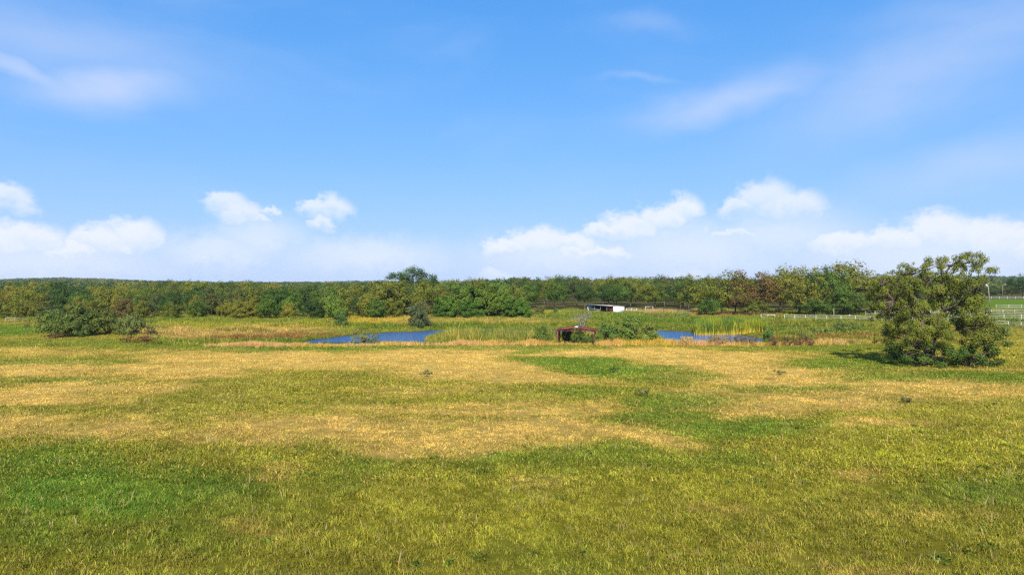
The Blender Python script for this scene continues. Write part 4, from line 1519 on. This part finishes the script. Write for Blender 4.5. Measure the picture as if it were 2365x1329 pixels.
r, hgt, y_ = pole(2287, 710, 652, .16, M_WOOD, 'leaning grey wooden utility pole with white canister, right paddock', lean=-.75)
m = MB()
m.tube([(-1.15, 0, hgt - 1.55), (-1.15, 0, hgt - .75)], .30, 10)
obj('transformer', m.mesh('transformer', True), M_LAMP, r)
m = MB()
m.tube([(-1.15, 0, hgt - 1.1), (-.7, 0, hgt - 1.1)], .04, 6)
obj('bracket', m.mesh('bracket'), M_GREYP, r)
m = MB()
m.box((-1.35, -.06, hgt - .35), (-.15, .06, hgt - .22))
obj('crossarm', m.mesh('crossarm'), M_WOOD, r)
r, hgt, y_ = pole(2316, 692, 658, .09, M_GREYP, 'thin light pole with bent arm among the far right trees', 'light_pole')
m = MB()
m.tube([(0, 0, hgt - .05), (.5, 0, hgt + .15), (1.1, 0, hgt + .1)], .05, 6)
obj('arm', m.mesh('arm'), M_GREYP, r)
m = MB()
m.box((.9, -.15, hgt - .02), (1.5, .15, hgt + .16))
obj('lamp_head', m.mesh('lamp_head'), M_LAMP, r)
pole(1926, 737, 713, .10, M_GREYP, 'bare grey pole standing behind the long white fence', 'wooden_pole')
pole(1963, 735, 726.5, .09, M_WHITE, 'short white post under the tall trees by the fence', 'marker_post')

# dark animal grazing behind the rails
x, y = gp(2281, 723.5)
r = None
sk = bpy.data.meshes.new('animal')
J = [(-.75, 0, 1.05, .30), (-.2, 0, 1.02, .36), (.45, 0, 1.05, .32), (.85, 0, 1.0, .20), (1.15, 0, .62, .14), (1.35, 0, .30, .09),
     (-.72, .2, .60, .13), (-.78, .2, .32, .07), (-.72, .2, .02, .06), (-.72, -.2, .60, .13), (-.80, -.2, .32, .07), (-.74, -.2, .02, .06),
     (.5, .2, .55, .11), (.5, .2, .28, .065), (.5, .2, .02, .06), (.5, -.2, .55, .11), (.46, -.2, .28, .065), (.48, -.2, .02, .06), (-1.0, 0, .95, .05), (-1.08, 0, .55, .035)]
E = [(0, 1), (1, 2), (2, 3), (3, 4), (4, 5), (0, 6), (6, 7), (7, 8), (0, 9), (9, 10), (10, 11), (2, 12), (12, 13), (13, 14), (2, 15), (15, 16), (16, 17), (0, 18), (18, 19)]
sk.from_pydata([j[:3] for j in J], E, [])
ao = obj('grazing_animal', sk, M_DARKHIDE, None, (x, y, h1(x, y)))
ao.rotation_euler = (0, 0, R(12))
tag(ao, 'dark animal grazing behind the white paddock rails at right', 'animal')
sm_ = ao.modifiers.new('skin', 'SKIN')
for i, j in enumerate(J):
    sv = sk.skin_vertices[0].data[i] if sk.skin_vertices else None
    if sv:
        sv.radius = (j[3], j[3])
        sv.use_root = (i == 1)
ao.modifiers.new('round', 'SUBSURF').levels = 1

# ------------------------------------------------------------------ air
m, t, out = new_mat('air')
pvn = t.node('ShaderNodeVolumePrincipled')
pvn.inputs['Color'].default_value = (.74, .88, 1.0, 1)
pvn.inputs['Density'].default_value = HAZE
pvn.inputs['Anisotropy'].default_value = 0.0
t.l.new(pvn.outputs[0], out.inputs['Volume'])
mb = MB()
mb.box((-4600, -600, -8), (4600, 4600, 36))
hz = obj('haze', mb.mesh('haze'), m)
tag(hz, 'thin blue summer haze over the far woods', 'haze', kind='stuff')
